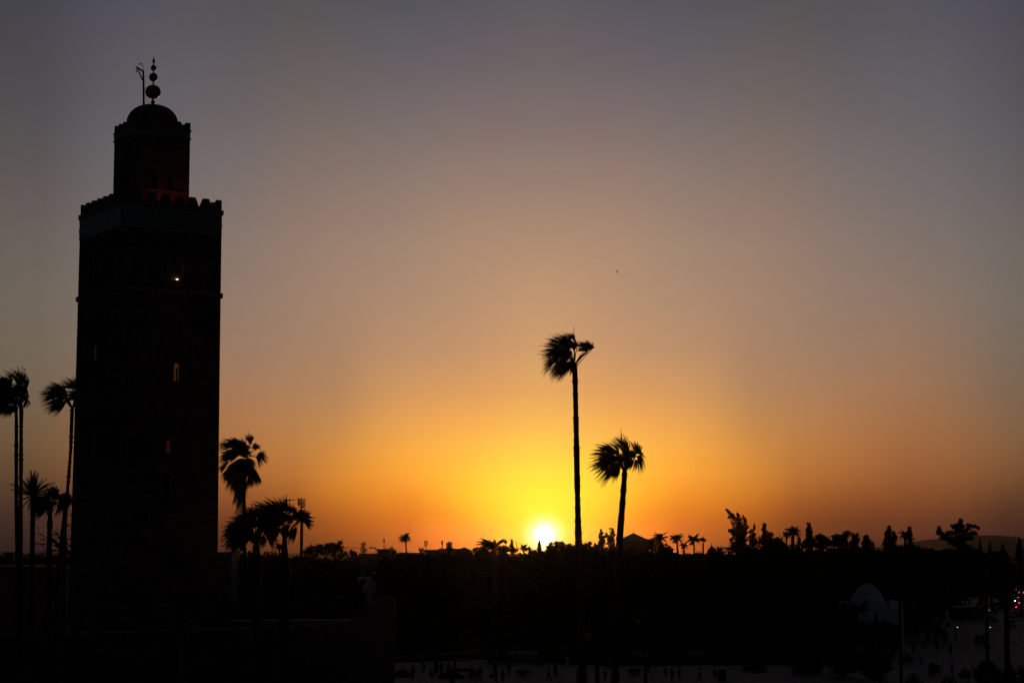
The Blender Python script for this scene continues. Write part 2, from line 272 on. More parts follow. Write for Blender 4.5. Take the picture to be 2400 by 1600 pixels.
def strip(b, pts, w, h, z0=0.0):
    pts = [Vector(p) for p in pts]; L_, R_ = [], []
    for i, p in enumerate(pts):
        t = (pts[min(i + 1, len(pts) - 1)] - pts[max(i - 1, 0)]); t.z = 0; t.normalize(); n = Vector((-t.y, t.x, 0)) * w / 2
        L_.append(p + n); R_.append(p - n)
    n = len(pts); vs = [Vector((q.x, q.y, z)) for z in (z0, z0 + h) for q in L_ + R_]
    fs = []
    for i in range(n - 1):
        a, c, d, e = i, i + 1, n + i + 1, n + i; o = 2 * n
        fs += [(a + o, c + o, d + o, e + o), (a, a + o, c + o, c)[::-1], (e, d, d + o, e + o)[::-1]]
    fs += [(0, n, 3 * n, 2 * n), (n - 1, 3 * n - 1, 4 * n - 1, 2 * n - 1)]
    b.add(vs, fs)
b = MB()
for off in (0, 6):
    strip(b, [G(x + off, y) for x, y in ((2352, 1432), (2345, 1450), (2344, 1462), (2350, 1476), (2362, 1492), (2380, 1503), (2402, 1517), (2440, 1540))], .5, .18)
tag(b.build('kerb', mat('pale_kerb_stone', (.5, .45, .43), .8, .2, 1)), kind='structure')

def hill(name, pts, D, depth):
    b = MB(); top = [P(x, y, D) for x, y in pts]; n = len(top)
    vs = [Vector((p.x, D - depth * .55, -2)) for p in top] + [Vector((p.x, D - depth * .22, max(0, p.z * .55))) for p in top] + top + [Vector((p.x, D + depth, -2)) for p in top]
    fs = [(r * n + i, r * n + i + 1, (r + 1) * n + i + 1, (r + 1) * n + i) for r in range(3) for i in range(n - 1)]
    b.add(vs, fs); return tag(b.build(name, MT['hill'], smooth=True), kind='structure')
hill('hill', [(2080, 1291), (2105, 1286), (2125, 1278), (2141, 1273), (2152, 1271), (2160, 1267), (2169, 1264), (2182, 1263.5), (2196, 1262), (2215, 1260), (2240, 1257), (2265, 1255), (2294, 1254), (2342, 1254), (2373, 1256.6), (2400, 1262), (2440, 1270), (2520, 1280), (2700, 1291)], 6500, 1500)
hill('hill', [(1960, 1291), (2010, 1287), (2040, 1281), (2052, 1280), (2075, 1283), (2110, 1281), (2150, 1284), (2230, 1288), (2300, 1291)], 5200, 900)

# ------------------------------------------------------------------ minaret
DT = 219.7; SIDE = .0583 * DT; TH = R(55.5)
c0 = P(278.6, 800, DT); CB = Vector((c0.x, c0.y, 0))
U = Vector((-math.cos(TH), math.sin(TH), 0)); V_ = Vector((math.sin(TH), math.cos(TH), 0))
TC = CB + (U + V_) * SIDE / 2
ang = math.atan2(V_.y, V_.x)                     # local x = V_ direction (right face), local y = U
MR = Matrix.Rotation(ang, 4, 'Z')
min_root = thing('minaret', TC, 'tall square stone minaret with crenellated top, small upper tower, dome and three balls', 'minaret')
min_root.rotation_euler = (0, 0, ang)
def zc(py, px=282, D=DT): return P(px, py, D).z   # height seen at a pixel on the near corner
H2 = SIDE / 2
def kid(b, name, m, parent=min_root, **k): return b.build(name, m, parent, **k)
# local axes: near corner = (-H2,-H2). right face lies in plane y=-H2 (x runs right/away); left face in plane x=-H2 (y runs left/away)
z_corn = zc(479); z_top = z_corn + .55
b = MB(); n = 26
prof = [(0, H2 * 1.035), (z_corn * .35, H2 * 1.018), (z_corn * .7, H2 * 1.006), (z_corn, H2)]
for (za, ha), (zb, hb) in zip(prof, prof[1:]):
    vs = [(sx * h, sy * h, z) for z, h in ((za, ha), (zb, hb)) for sx, sy in ((-1, -1), (1, -1), (1, 1), (-1, 1))]
    b.add(vs, [(i, (i + 1) % 4, (i + 1) % 4 + 4, i + 4) for i in range(4)])
b.add([(-H2, -H2, z_corn), (H2, -H2, z_corn), (H2, H2, z_corn), (-H2, H2, z_corn)], [(0, 1, 2, 3)])
kid(b, 'shaft', MT['stone'])
def ring(hw, z0, z1, name, m=MT['cornice']):
    b = MB(); inn = hw - .9
    vs = [(sx * h, sy * h, z) for z in (z0, z1) for h in (inn, hw) for sx, sy in ((-1, -1), (1, -1), (1, 1), (-1, 1))]
    f = []
    for i in range(4):
        j = (i + 1) % 4; f += [(4 + i, 4 + j, 12 + j, 12 + i), (i, 8 + i, 8 + j, j), (8 + i, 12 + i, 12 + j, 8 + j), (i, j, 4 + j, 4 + i)]
    b.add(vs, f); return kid(b, name, m)
ring(H2 + .17, z_corn, z_corn + .55, 'cornice')
ring(H2 + .22, zc(680), zc(668), 'string_course')
# parapet wall + merlons on the terrace
def merlon(b, cx, cy, w, h, dx, dy, z0, th=.5, steps=6):
    # stepped merlon; (dx,dy) runs along the face
    for i in range(steps):
        ww = w * (1 - i / (steps - 1) * .54); za, zb = z0 + h * i / steps, z0 + h * (i + 1) / steps
        hx = abs(dx) * ww / 2 + abs(dy) * th / 2; hy = abs(dy) * ww / 2 + abs(dx) * th / 2
        b.box((cx - hx, cy - hy, za), (cx + hx, cy + hy, zb))
def crenel(hw, z0, wallh, mh, n, parent=min_root, wallname='parapet'):
    b = MB(); t = .5
    b.box((-hw, -hw, z0), (hw, -hw + t, z0 + wallh)); b.box((-hw, hw - t, z0), (hw, hw, z0 + wallh))
    b.box((-hw, -hw + t, z0), (-hw + t, hw - t, z0 + wallh)); b.box((hw - t, -hw + t, z0), (hw, hw - t, z0 + wallh))
    kid(b, wallname, MT['stone'], parent)
    sp = 2 * hw / (n - 1) * .985; w = sp * .9
    base = None
    for face in range(4):
        for i in (range(n) if face % 2 == 0 else range(1, n - 1)):
            s = -hw + .25 + (2 * hw - .5) * i / (n - 1)
            cx, cy, dx, dy = [(s, -hw + t / 2, 1, 0), (-hw + t / 2, s, 0, 1), (s, hw - t / 2, 1, 0), (hw - t / 2, s, 0, 1)][face]
            bb = MB(); lim = w
            merlon(bb, 0, 0, lim, mh, dx, dy, 0, t * .98)
            # keep corner merlons inside the wall line
            vs = [(min(max(x + cx, -hw), hw), min(max(y + cy, -hw), hw), z + z0 + wallh) for x, y, z in bb.v]
            bb.v = vs; kid(bb, 'merlon', MT['stone'], parent)
zp = z_corn + .55
crenel(H2 - .02, zp, .04, 1.22, 8)
# tile frieze with raised lattice
zf0, zf1 = zc(529), z_corn - .02
b = MB(); e = .06
b.box((-H2 - e, -H2 - e, zf0), (H2, -H2, zf1))
kid(b, 'tile_frieze', MT['tiledark'])
b = MB(); b.box((-H2 - e, -H2 + .002, zf0), (-H2, H2, zf1)); kid(b, 'tile_frieze', MT['tilelit'])  # same tilework as the right face, coloured paler to look more brightly lit
b = MB(); rows = 4; hh = (zf1 - zf0) / rows
ncol = 17; ww = 2 * H2 / ncol
for face in (0, 1):
    for r in range(rows):
        for c in range(ncol + 1):
            s0 = -H2 + ww * (c - (.5 if r % 2 else 0)) + ww * .14; s1 = s0 + ww * .72
            s0 = max(s0, -H2 + .02); s1 = min(s1, H2 - .02)
            if s1 - s0 < .15: continue
            z0 = zf0 + hh * (r + .14); z1 = z0 + hh * .72; t = .075
            for (a0, a1, q0, q1) in ((s0, s1, z0, z0 + t), (s0, s1, z1 - t, z1), (s0, s0 + t, z0 + t, z1 - t), (s1 - t, s1, z0 + t, z1 - t), (s0 + ww * .3, s0 + ww * .42, z1, z1 + hh * .28)):
                if a1 <= a0: continue
                if face == 0: b.box((a0, -H2 - e - .05, q0), (a1, -H2 - e - .003, q1))
                else: b.box((-H2 - e - .05, a0, q0), (-H2 - e - .003, a1, q1))
        # continuous fillets
    for z in (zf0, zf1 - .1):
        if face == 0: b.box((-H2 - .02, -H2 - e - .055, z), (H2, -H2 - e - .004, z + .08))
        else: b.box((-H2 - e - .055, -H2 + .03, z), (-H2 - e - .004, H2, z + .08))
kid(b, 'frieze_lattice', MT['tile'])

# openings: recessed-looking arches made of a proud surround and a dark reveal
def arch_pts(w, h, n=8, pointed=.0):
    pts = [(-w / 2, 0), (w / 2, 0), (w / 2, h - w / 2)]
    for i in range(1, n): a = math.pi * i / n; pts.append((w / 2 * math.cos(a), h - w / 2 + w / 2 * math.sin(a) * (1 + pointed)))
    pts.append((-w / 2, h - w / 2)); return pts
def on_face(face, s, z, off, hw): return (s, -hw - off, z) if face == 0 else (-hw - off, s, z)
def opening(face, s, z0, w, h, hw, m=None, parent=min_root, proud=.16, lit=None, name='window'):
    po, pi = arch_pts(w + .5, h + .28), arch_pts(w, h)
    b = MB(); n = len(po)
    vs = []
    for off in (0.0, proud):
        vs += [on_face(face, s + x, z0 - .0 + z, off, hw) for x, z in po] + [on_face(face, s + x, z0 + z, off, hw) for x, z in pi]
    f = []
    for i in range(n):
        j = (i + 1) % n; f += [(2 * n + i, 2 * n + j, 3 * n + j, 3 * n + i), (i, j, 2 * n + j, 2 * n + i), (n + i, 3 * n + i, 3 * n + j, n + j)]
    b.add(vs, f); w_ = kid(b, name, MT['cornice'], parent)
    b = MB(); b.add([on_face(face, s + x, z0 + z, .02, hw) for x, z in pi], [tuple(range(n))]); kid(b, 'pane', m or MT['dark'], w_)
    return w_
def fpos(px, py, face, hw, Dc=None):
    # intersect the ray with a face of the tower; returns (s, z)
    o = Vector((0, 0, HCAM)); d = ray(px, py); Mi = (Matrix.Translation(TC) @ MR).inverted()
    o2 = Mi @ o; d2 = Mi.to_3x3() @ d
    if face == 0: t = (-hw - o2.y) / d2.y; q = o2 + d2 * t; return q.x, q.z
    t = (-hw - o2.x) / d2.x; q = o2 + d2 * t; return q.y, q.z
SHAFT_PROF = list(prof)
def win(px, py0, py1, wpx, face=0, hw=H2, m=None, **k):
    if hw == H2: hw = float(np.interp(zc(py1), [p_[0] for p_ in SHAFT_PROF], [p_[1] for p_ in SHAFT_PROF])) + .03
    s, z0 = fpos(px, py1, face, hw); _, z1 = fpos(px, py0, face, hw); s2, _ = fpos(px + wpx, py1, face, hw)
    return opening(face, s, z0, abs(s2 - s), z1 - z0, hw, m, **k)
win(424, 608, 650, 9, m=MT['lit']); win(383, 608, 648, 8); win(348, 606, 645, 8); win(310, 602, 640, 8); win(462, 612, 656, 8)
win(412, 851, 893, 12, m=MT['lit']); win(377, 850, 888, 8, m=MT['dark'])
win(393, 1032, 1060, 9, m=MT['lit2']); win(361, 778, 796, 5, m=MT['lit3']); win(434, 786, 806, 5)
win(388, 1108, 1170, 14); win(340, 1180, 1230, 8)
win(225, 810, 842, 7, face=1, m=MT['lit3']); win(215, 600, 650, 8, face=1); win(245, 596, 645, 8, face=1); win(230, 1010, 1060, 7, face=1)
# mullion splitting the lit window, slim and dark
s, z0 = fpos(412.5, 893, 0, H2); _, z1 = fpos(412.5, 862, 0, H2)
b = MB(); b.box((s - .1, -H2 - .22, z0), (s + .1, -H2 - .05, z1)); kid(b, 'mullion', MT['stone'])
# blind arcades in relief: raised interlaced ribs under the frieze and on the lower storeys
def relief(face, z0, z1, n, hw, name='blind_arcade', marg=.08, t=.13):
    b = MB(); L0 = -hw * (1 - marg); W = 2 * hw * (1 - marg) / n
    for k in range(n):
        cx = L0 + W * (k + .5)
        for (w, h) in ((W * .92, z1 - z0), (W * .6, (z1 - z0) * .8)):
            q = [(-w / 2, 0), (-w / 2, h * .55)] + [(-w / 2 * math.cos(math.pi * i / 10) * (1 + .06 * (i % 2)), h * .55 + (h * .45) * math.sin(math.pi * i / 10)) for i in range(1, 10)] + [(w / 2, h * .55), (w / 2, 0)]
            for (a0, b0), (a1, b1) in zip(q, q[1:]):
                A = Vector(on_face(face, cx + a0, z0 + b0, .05, hw)); B = Vector(on_face(face, cx + a1, z0 + b1, .05, hw)); b.tube([A, B], t, 5)
    for z in (z0 - .2, z1 + .1):
        if face == 0: b.box((L0, -hw - .13, z), (-L0, -hw + .02, z + .16))
        else: b.box((-hw - .13, L0, z), (-hw + .02, -L0, z + .16))
    kid(b, name, MT['cornice'])
for face in (0, 1):
    relief(face, zc(655), zc(548), 5, H2 + .03); relief(face, zc(900), zc(730), 3, H2 + .07); relief(face, zc(1080), zc(960), 3, H2 + .1)
# small electric lamp by the lit opening
s, z0 = fpos(412, 656, 0, H2)
b = MB(); b.box((s - .13, -H2 - .42, z0 - .03), (s + .13, -H2 - .3, z0 + .09)); kid(b, 'lamp', MT['lamp'])
b = MB(); b.box((s - .2, -H2 - .3, z0 - .12), (s + .2, -H2, z0 - .06)); kid(b, 'lamp_bracket', MT['black'])
# upper lantern tower
h2 = 3.44
DL = DT + 2.9
c1 = TC - MR.to_3x3() @ Vector((h2, h2, 0))
def zl(py): return P(318, py, c1.y).z
zl0, zl1 = zp - .3, zl(289)
b = MB(); b.box((-h2, -h2, zl0), (h2, h2, zl1)); kid(b, 'upper_tower', MT['stone'])
def ring2(hw, z0, z1, nm):
    b = MB(); b.box((-hw, -hw, z0), (hw, hw, z1)); kid(b, nm, MT['cornice'])
ring2(h2 + .12, zl(293), zl(289), 'upper_cornice'); ring2(h2 + .12, zl(311), zl(308.2), 'upper_string_course')
b = MB(); za, zb = zl(308), zl(293.2); b.box((-h2 - .05, -h2 - .05, za), (h2, -h2, zb)); b.box((-h2 - .05, -h2, za), (-h2, h2, zb)); kid(b, 'upper_tile_band', MT['tiledark'])
b = MB()
for face in (0, 1):
    for r in range(2):
        for c in range(13):
            w = 2 * h2 / 13; s0 = -h2 + w * c + w * .15 + (w * .25 if r else 0); s1 = min(s0 + w * .66, h2 - .05); z0 = za + (zb - za) / 2 * (r + .12); z1 = z0 + (zb - za) / 2 * .7; t = .06
            for (a0, a1, q0, q1) in ((s0, s1, z0, z0 + t), (s0, s1, z1 - t, z1), (s0, s0 + t, z0 + t, z1 - t), (s1 - t, s1, z0 + t, z1 - t)):
                if face == 0: b.box((a0, -h2 - .1, q0), (a1, -h2 - .053, q1))
                else: b.box((-h2 - .1, a0, q0), (-h2 - .053, a1, q1))
b.box((-h2 - .1, -h2 - .1, za - .06), (h2, -h2 - .051, za + .02)); b.box((-h2 - .1, -h2 - .1, za - .06), (-h2 - .051, h2, za + .02)); kid(b, 'upper_band_lattice', MT['tile'])
crenel(h2 + .02, zl1 + .01, .2, .68, 6, wallname='upper_parapet')
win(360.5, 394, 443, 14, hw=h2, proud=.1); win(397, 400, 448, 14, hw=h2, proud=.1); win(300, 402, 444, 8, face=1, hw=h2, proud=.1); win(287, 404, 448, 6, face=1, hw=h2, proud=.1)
_, zs = fpos(400, 452, 0, h2)
b = MB(); b.box((-h2 * .7, -h2 - .3, zs), (h2 * .9, -h2 - .002, zs + .25)); kid(b, 'ledge', MT['cornice'])
relief(0, zl(395), zl(325), 3, h2 + .01, 'upper_blind_arcade', .1, .09)
# dome and finial
zd = P(355, 290, TC.y).z; zt = P(355, 247, TC.y).z; hd = zt - zd
prof = [(3.05, zd - .4)] + [(3.05 * math.cos(R(a)) ** .8, zd + hd * math.sin(R(a)) ** 1.05) for a in range(0, 86, 6)] + [(.35, zt)]
b = MB(); b.lathe(prof, n=72, rib=.025, ribs=24); kid(b, 'dome', MT['dome'])
def fz(py): return P(358, py, TC.y).z
fr = MB(); fr.lathe([(.16, zt - .1), (.2, fz(243)), (.28, fz(239)), (.12, fz(235)), (.1, fz(230)), (.08, fz(150)), (.05, fz(143))], n=10); fin = kid(fr, 'finial_rod', MT['copper'])
for py, rw, rh in ((215.7, 18.4, 16.6), (181.3, 10.2, 10.4), (159.7, 7.0, 7.0)):
    k = TC.y / F; b = MB(); zz = fz(py); b.lathe([(max(.02, rw * k * math.cos(R(a)) ** .9), zz + rh * k * math.sin(R(a))) for a in range(-88, 89, 11)], n=24); kid(b, 'finial_ball', MT['copper'], fin, smooth=True)
k = TC.y / F; b = MB(); b.lathe([(.06, fz(149)), (3.4 * k, fz(145)), (3.0 * k, fz(142)), (1.2 * k, fz(137)), (.02, fz(132.5))], n=12); kid(b, 'finial_point', MT['copper'], fin, smooth=True)
# timber flag gallows beside the finial
def TP(px, py, dd=0): return (Matrix.Translation(TC) @ MR).inverted() @ P(px, py, TC.y + dd)
g = MB(); g.tube([TP(337, 252), TP(336.5, 210), TP(335.8, 166)], [.14, .13, .12], 6); g.tube([TP(336, 168), TP(319.3, 157)], [.12, .1], 6); g.tube([TP(334, 188), TP(322, 160)], .09, 6)
gal = kid(g, 'flag_gallows', MT['wood'])
g = MB(); g.tube([TP(319.7, 157), TP(319.6, 166)], .03, 5); g.tube([TP(319.6, 166), TP(319.6, 170)], .09, 6); kid(g, 'pulley_hook', MT['black'], gal)
g = MB(); g.tube([TP(335.6, 168), TP(334.6, 153), TP(333.8, 149.5), TP(331.5, 148.8), TP(328.5, 149.5)], .035, 5); g.tube([TP(329.5, 149.5), TP(328.5, 151.8)], [.05, .16], 6); kid(g, 'gallows_lamp', MT['black'], gal)
g = MB()
for i in range(14): g.tube([TP(337, 178 + i * 5), TP(339.6, 178.6 + i * 5)], .03, 4)
g.tube([TP(336.6, 176), TP(337.2, 245)], .05, 4)
kid(g, 'climbing_pegs', MT['black'], gal)
g = MB(); g.tube([TP(343, 231), TP(345, 237), TP(349, 242), TP(354, 245.5)], .02, 4); g.tube([TP(339.5, 203), TP(341, 220), TP(343, 231)], .02, 4); kid(g, 'stay_cable', MT['black'], gal)
# warm lamp glow at the foot of the upper tower (a lamp the place has, on the terrace)
for s in (-.5, 2.3):
    pl_ = bpy.data.lights.new('terrace_lamp', 'POINT'); pl_.energy = 5.5; pl_.color = (1, .25, .08); pl_.shadow_soft_size = .15
    lo = bpy.data.objects.new('terrace_lamp', pl_); COL.objects.link(lo); lo.location = (Matrix.Translation(TC) @ MR) @ Vector((s, -h2 - 1.6, zp + 1.0))

# ------------------------------------------------------------------ foliage generators
def rand_dirs(n):
    v = rng.normal(size=(n, 3)); return v / np.linalg.norm(v, axis=1)[:, None]
def leaf_quads(C, size, aspect=.6, droop=0):
    n = len(C); a = rand_dirs(n); b_ = np.cross(a, rand_dirs(n)); b_ /= np.linalg.norm(b_, axis=1)[:, None] + 1e-9
    s = size * rng.uniform(.55, 1.35, (n, 1)); a = a * s; b_ = b_ * s * aspect
    V = np.stack([C - a, C + b_ * rng.uniform(.5, 1.1, (n, 1)), C + a, C - b_ * rng.uniform(.4, 1.1, (n, 1))], 1)
    return V.reshape(-1, 3), np.arange(n * 4).reshape(n, 4)
def blob_points(c, r, n, m=14):
    c = np.array(c); r = np.array(r)
    k = rand_dirs(m) * rng.uniform(.45, .92, (m, 1)); cr = rng.uniform(.22, .42, m)
    idx = rng.integers(0, m, int(n * .6)); d = rand_dirs(len(idx)) * rng.uniform(0, 1, (len(idx), 1)) ** .5
    p1 = k[idx] + d * cr[idx][:, None]
    p2 = rand_dirs(n - len(idx)) * rng.uniform(0, 1, (n - len(idx), 1)) ** .45 * .8
    return c + np.vstack([p1, p2]) * r
def tree(name, blobs, D, label, cat, group=None, leaf=.35, dens=2.2, m='foliage', base_px=None, trunk_r=.35, aspect=.6):
    """blobs: (px,py,rx_px,ry_px) in photo pixels, stood at distance D"""
    k = pxm(D); xs = [q[0] for q in blobs]; bx = base_px if base_px else sum(xs) / len(xs)
    pb = P(bx, blobs[0][1], D); base = Vector((pb.x, D, 0)); root = thing(name, base, label, cat, group)
    pts = []
    for (x, y, rx, ry) in blobs:
        c = P(x, y, D + rng.uniform(-.4, .4) * rx * k); r = (rx * k * 1.22, min(rx * k, max(rx, ry) * k * .9), ry * k * 1.26)
        n = int(dens * 6.5 * (r[0] * r[2]) / (leaf * leaf * aspect) / 1.6) + 30
        pts.append(blob_points(c, r, n, m=int(8 + rx * .6)))
    V, Fc = leaf_quads(np.vstack(pts), leaf, aspect)
    np_obj('crown', V, Fc, MT[m], root, loc=base)
    b = MB(); low = max(q[1] for q in blobs); cz = max(P(bx, low, D).z, 1.5)
    fork = Vector((pb.x, D, cz * .93)); b.tube([base, base.lerp(fork, .5) + Vector((.1, 0, 0)), fork], [trunk_r * 1.2, trunk_r, trunk_r * .85], 8)
    for (x, y, rx, ry) in blobs[:14]:
        t = P(x, y, D); b.tube([fork, fork.lerp(t, .55) + Vector((0, 0, .25 * k * ry)), t], [trunk_r * .6, trunk_r * .35, trunk_r * .12], 5)
    b.build('trunk', MT['bark2'], root, loc=base)
    return root

def palm_trunk(root, base, pts, rad, bumps=True, m='bark'):
    b = MB(); P_, R_ = [], []
    pts = [Vector(p) for p in pts]
    for i in range(len(pts) - 1):
        n = max(2, int((pts[i + 1] - pts[i]).length / .35))
        for j in range(n):
            t = j / n; P_.append(pts[i].lerp(pts[i + 1], t)); R_.append((rad[i] * (1 - t) + rad[i + 1] * t) * (1 + (random.uniform(-.1, .12) if bumps else 0) + .05 * math.sin(len(P_) * .31)))
    P_.append(pts[-1]); R_.append(rad[-1]); b.tube(P_, R_, 9)
    for p, r in zip(P_, R_):       # old leaf scars
        a = random.uniform(0, 6.28)
        for q in range(2):
            aa = a + q * 3.0; d = Vector((math.cos(aa), math.sin(aa), 0)); b.tube([p + d * r * .8, p + d * (r + random.uniform(.02, .09)) + Vector((0, 0, .1))], [.06, .02], 4)
    return b.build('trunk', MT[m], root, loc=base)

def fan_leaf(V, Fc, hub, axis, nrm, L, spread, wind, nl=26, thick=1.0, solid=.6):
    axis = axis.normalized(); side = nrm.cross(axis).normalized(); sp = R(spread)
    for i in range(nl):
        ph = -sp + 2 * sp * (i + random.uniform(-.25, .25)) / (nl - 1)
        d = axis * math.cos(ph) + side * math.sin(ph); Li = L * (.74 + .26 * math.cos(ph * .7)) * random.uniform(.84, 1.12)
        wdt = 2 * L * solid * math.tan(sp / nl) * 1.25 * thick
        cross = nrm.cross(d).normalized(); bend = random.uniform(.5, 1.5); seg = 7; wdt *= random.uniform(.75, 1.1)
        o = len(V)
        for j in range(seg + 1):
            t = j / seg; p = hub + d * (Li * t) + wind * (L * bend * 1.12 * max(0, t - .3) ** 1.6)
            w = wdt * (t / solid if t < solid else max(.0, (1 - (t - solid) / (1 - solid))) ** .8) * .5 + .004
            V.append(p + cross * w); V.append(p - cross * w)
        for j in range(seg): Fc.append((o + 2 * j, o + 2 * j + 1, o + 2 * j + 3, o + 2 * j + 2))
def fan_palm(base_px, tr, D, crown, heads, label, rw, group=None, wind=(-.55, 0, -.35), skirt=None, nm='fan_palm', spikes=(), jit=1.0, pull=.14):
    """tr: trunk points (px,py,halfwidth_px) top to bottom; heads: (hx,hy,deg,len_px,spread)"""
    k = pxm(D); W = Vector(wind)
    lo = tr[-1]; pbot = P(lo[0], lo[1], D)
    sl = (tr[-1][0] - tr[-2][0]) / max(1, tr[-1][1] - tr[-2][1])
    base = Vector((pbot.x + sl * .6 * pbot.z, D, 0))
    root = thing(nm, base, label, 'palm tree', group)
    pts = [P(x, y, D) for x, y, w in tr] + [base]; rad = [w * k for x, y, w in tr]; rad.append(rad[-1] * 1.25)
    palm_trunk(root, base, pts[::-1], rad[::-1])
    V, Fc = [], []; pet = MB(); c = P(crown[0], crown[1], D)
    for (hx, hy, dg, L, spd, *ex) in heads:
        hy -= 4
        pl_ = 0 if (len(ex) and ex[0][2] == 0) else pull
        sh = pl_ * math.hypot(hx - crown[0], hy - crown[1]); hx, hy, L = hx + (crown[0] - hx) * pl_, hy + (crown[1] - hy) * pl_, L + sh * .85
        dz = random.uniform(-.5, .5) * L * k * jit; hub = P(hx, hy, D + dz)
        ax = Vector((math.cos(R(dg)), random.uniform(-.25, .25), math.sin(R(dg))))
        nr = Vector((random.uniform(-.45, .45), -1, random.uniform(-.35, .35))).normalized()
        w2 = Vector(ex[0]) if ex else W
        w2 = w2 + Vector((0, 0, -.22))
        for q in range(2):
            fan_leaf(V, Fc, hub + Vector((0, q * .15, 0)), ax + Vector((random.uniform(-.15, .15), 0, random.uniform(-.1, .1))) * q, nr, L * k * (1 - .12 * q), spd, w2, nl=int(15 + spd * .12), thick=1.15)
        mid = c.lerp(hub, .5) + Vector((0, 0, .08 * (hub - c).length)); pet.tube([c, mid, hub, hub + ax * .4 * L * k], [.07, .045, .035, .01], 5)
    for (x0, y0, x1, y1) in spikes: pet.tube([P(x0, y0, D), P(x1, y1, D)], [.05, .012], 4)
    np_obj('crown', [tuple(v) for v in V], Fc, MT['leaf'], root, loc=base)
    pet.build('leaf_stalks', MT['leaf'], root, loc=base)
    if skirt:
        V, Fc = [], []
        for (hx, hy, dg, L, spd) in skirt:
            for q in range(3):
                hub = P(hx + random.uniform(-2, 2), hy + random.uniform(-3, 3), D + random.uniform(-.5, .5) * rw); ax = Vector((math.cos(R(dg)), random.uniform(-.25, .25), math.sin(R(dg))))
                fan_leaf(V, Fc, hub, ax, Vector((random.uniform(-.6, .6), -1, 0)).normalized(), L * k * random.uniform(.8, 1.1), spd, Vector((-.12, 0, -.35)), nl=18)
        np_obj('dead_leaf_skirt', [tuple(v) for v in V], Fc, MT['dry'], root, loc=base)
    return root

def feather_palm(cx, cy, rpx, D, label, group=None, trunk=None, tw=2.2, n=36, wind=-.25, up=78, fr=None, nm='date_palm', droop=.85, lw=.09):
    k = pxm(D); c = P(cx, cy, D); L0 = rpx * k * 1.25
    tr = trunk or [(cx, cy, tw), (cx, cy + 30, tw)]
    lo = P(tr[-1][0], tr[-1][1], D); base = Vector((lo.x, D, 0)); root = thing(nm, base, label, 'palm tree', group)
    pts = [P(x, y, D) for x, y, w in tr] + [base]; palm_trunk(root, base, pts[::-1], ([w * k for x, y, w in tr] + [tr[-1][2] * k * 1.15])[::-1])
    V, Fc = [], []; st = MB()
    specs = fr or [(360 * i / n * 2.4 % 360, up - 95 * ((i * .618) % 1), 1) for i in range(n)]
    for (az, el, ls, *dr) in specs:
        drp = dr[0] if dr else droop
        az = R(az + random.uniform(-9, 9)); e = R(el + random.uniform(-6, 6)); L = L0 * ls * random.uniform(.85, 1.1); seg = 10
        p = c.copy(); line = [p.copy()]
        for j in range(seg):
            e2 = e - R(78) * drp * (j / seg) ** 1.25
            d = Vector((math.cos(az) * math.cos(e2), math.sin(az) * math.cos(e2), math.sin(e2))) + Vector((wind * (j / seg), 0, 0)); d.normalize()
            p = p + d * (L / seg); line.append(p.copy())
        st.tube(line, [.035 + .05 * (1 - j / seg) for j in range(seg + 1)], 4)
        for j in range(1, seg + 1):
            d = (line[j] - line[j - 1]).normalized(); s = d.cross(Vector((0, 0, 1)));
            if s.length < .05: s = Vector((1, 0, 0))
            s.normalize()
            for q in (0, .5):
                pp = line[j - 1].lerp(line[j], q); LL = L * .24 * math.sin(math.pi * min(1, (j + q) / seg * .8 + .15)) + .1
                for sg in (-1, 1):
                    dd = (s * sg + d * .75 + Vector((0, 0, -.55 if sg else 0)) + Vector((wind * .4, 0, 0))).normalized(); cr = dd.cross(d).normalized() * L * lw * .5
                    cr2 = d * L * lw * .5
                    o = len(V); V += [pp + cr2, pp - cr2, pp + dd * LL]; Fc.append((o, o + 1, o + 2))
    np_obj('crown', [tuple(v) for v in V], Fc, MT['leaf'], root, loc=base)
    st.build('leaf_stalks', MT['leaf'], root, loc=base)
    return root

# ------------------------------------------------------------------ the big palms
GP = 'wind-blown fan palms near the plaza'
fan_palm(None, [(1346, 850, 6.5), (1348, 885, 6.5), (1350.5, 1000, 6.3), (1352, 1080, 6.5), (1354.5, 1200, 7.2), (1357, 1310, 8), (1362, 1450, 9), (1369, 1640, 9.5)], 170, (1346, 856),
    [(1346, 822, 92, 42, 26, (-.9, 0, .1)), (1336, 815, 112, 38, 30, (-.8, 0, .05)), (1322, 812, 128, 34, 32, (-.75, 0, -.1)), (1316, 820, 158, 32, 38, (-.7, 0, -.2)), (1318, 830, 172, 34, 30),
     (1312, 838, 165, 34, 20, (-.35, 0, -1.0)), (1305, 846, 180, 30, 24, (-.3, 0, -.9)), (1322, 848, 200, 30, 40, (-.5, 0, -.7)), (1332, 852, 215, 34, 40, (-.6, 0, -.5)), (1336, 838, 140, 26, 75), (1334, 826, 150, 30, 60), (1345, 812, 130, 22, 50, (-.9, 0, -.1)),
     (1347, 800, 120, 20, 35, (-.9, 0, 0)), (1352, 815, 60, 10, 80, (-.5, 0, 0)), (1379, 822, 75, 20, 30, (-.9, 0, .2)), (1377, 818, 105, 18, 28, (-1.1, 0, -.1)), (1385, 826, 95, 26, 30, (-.35, 0, 0)), (1383, 822, 125, 26, 34, (-.35, 0, 0)), (1382, 824, 80, 18, 50, (-.3, 0, 0)), (1376, 828, 120, 24, 50, (-.3, 0, 0)), (1340, 850, 240, 24, 50)],
    'tallest wind-blown fan palm on a bare slender trunk right of the sun', .8, GP, spikes=[(1346, 800, 1345, 764), (1300, 833, 1258, 830), (1352, 856, 1384, 822)])
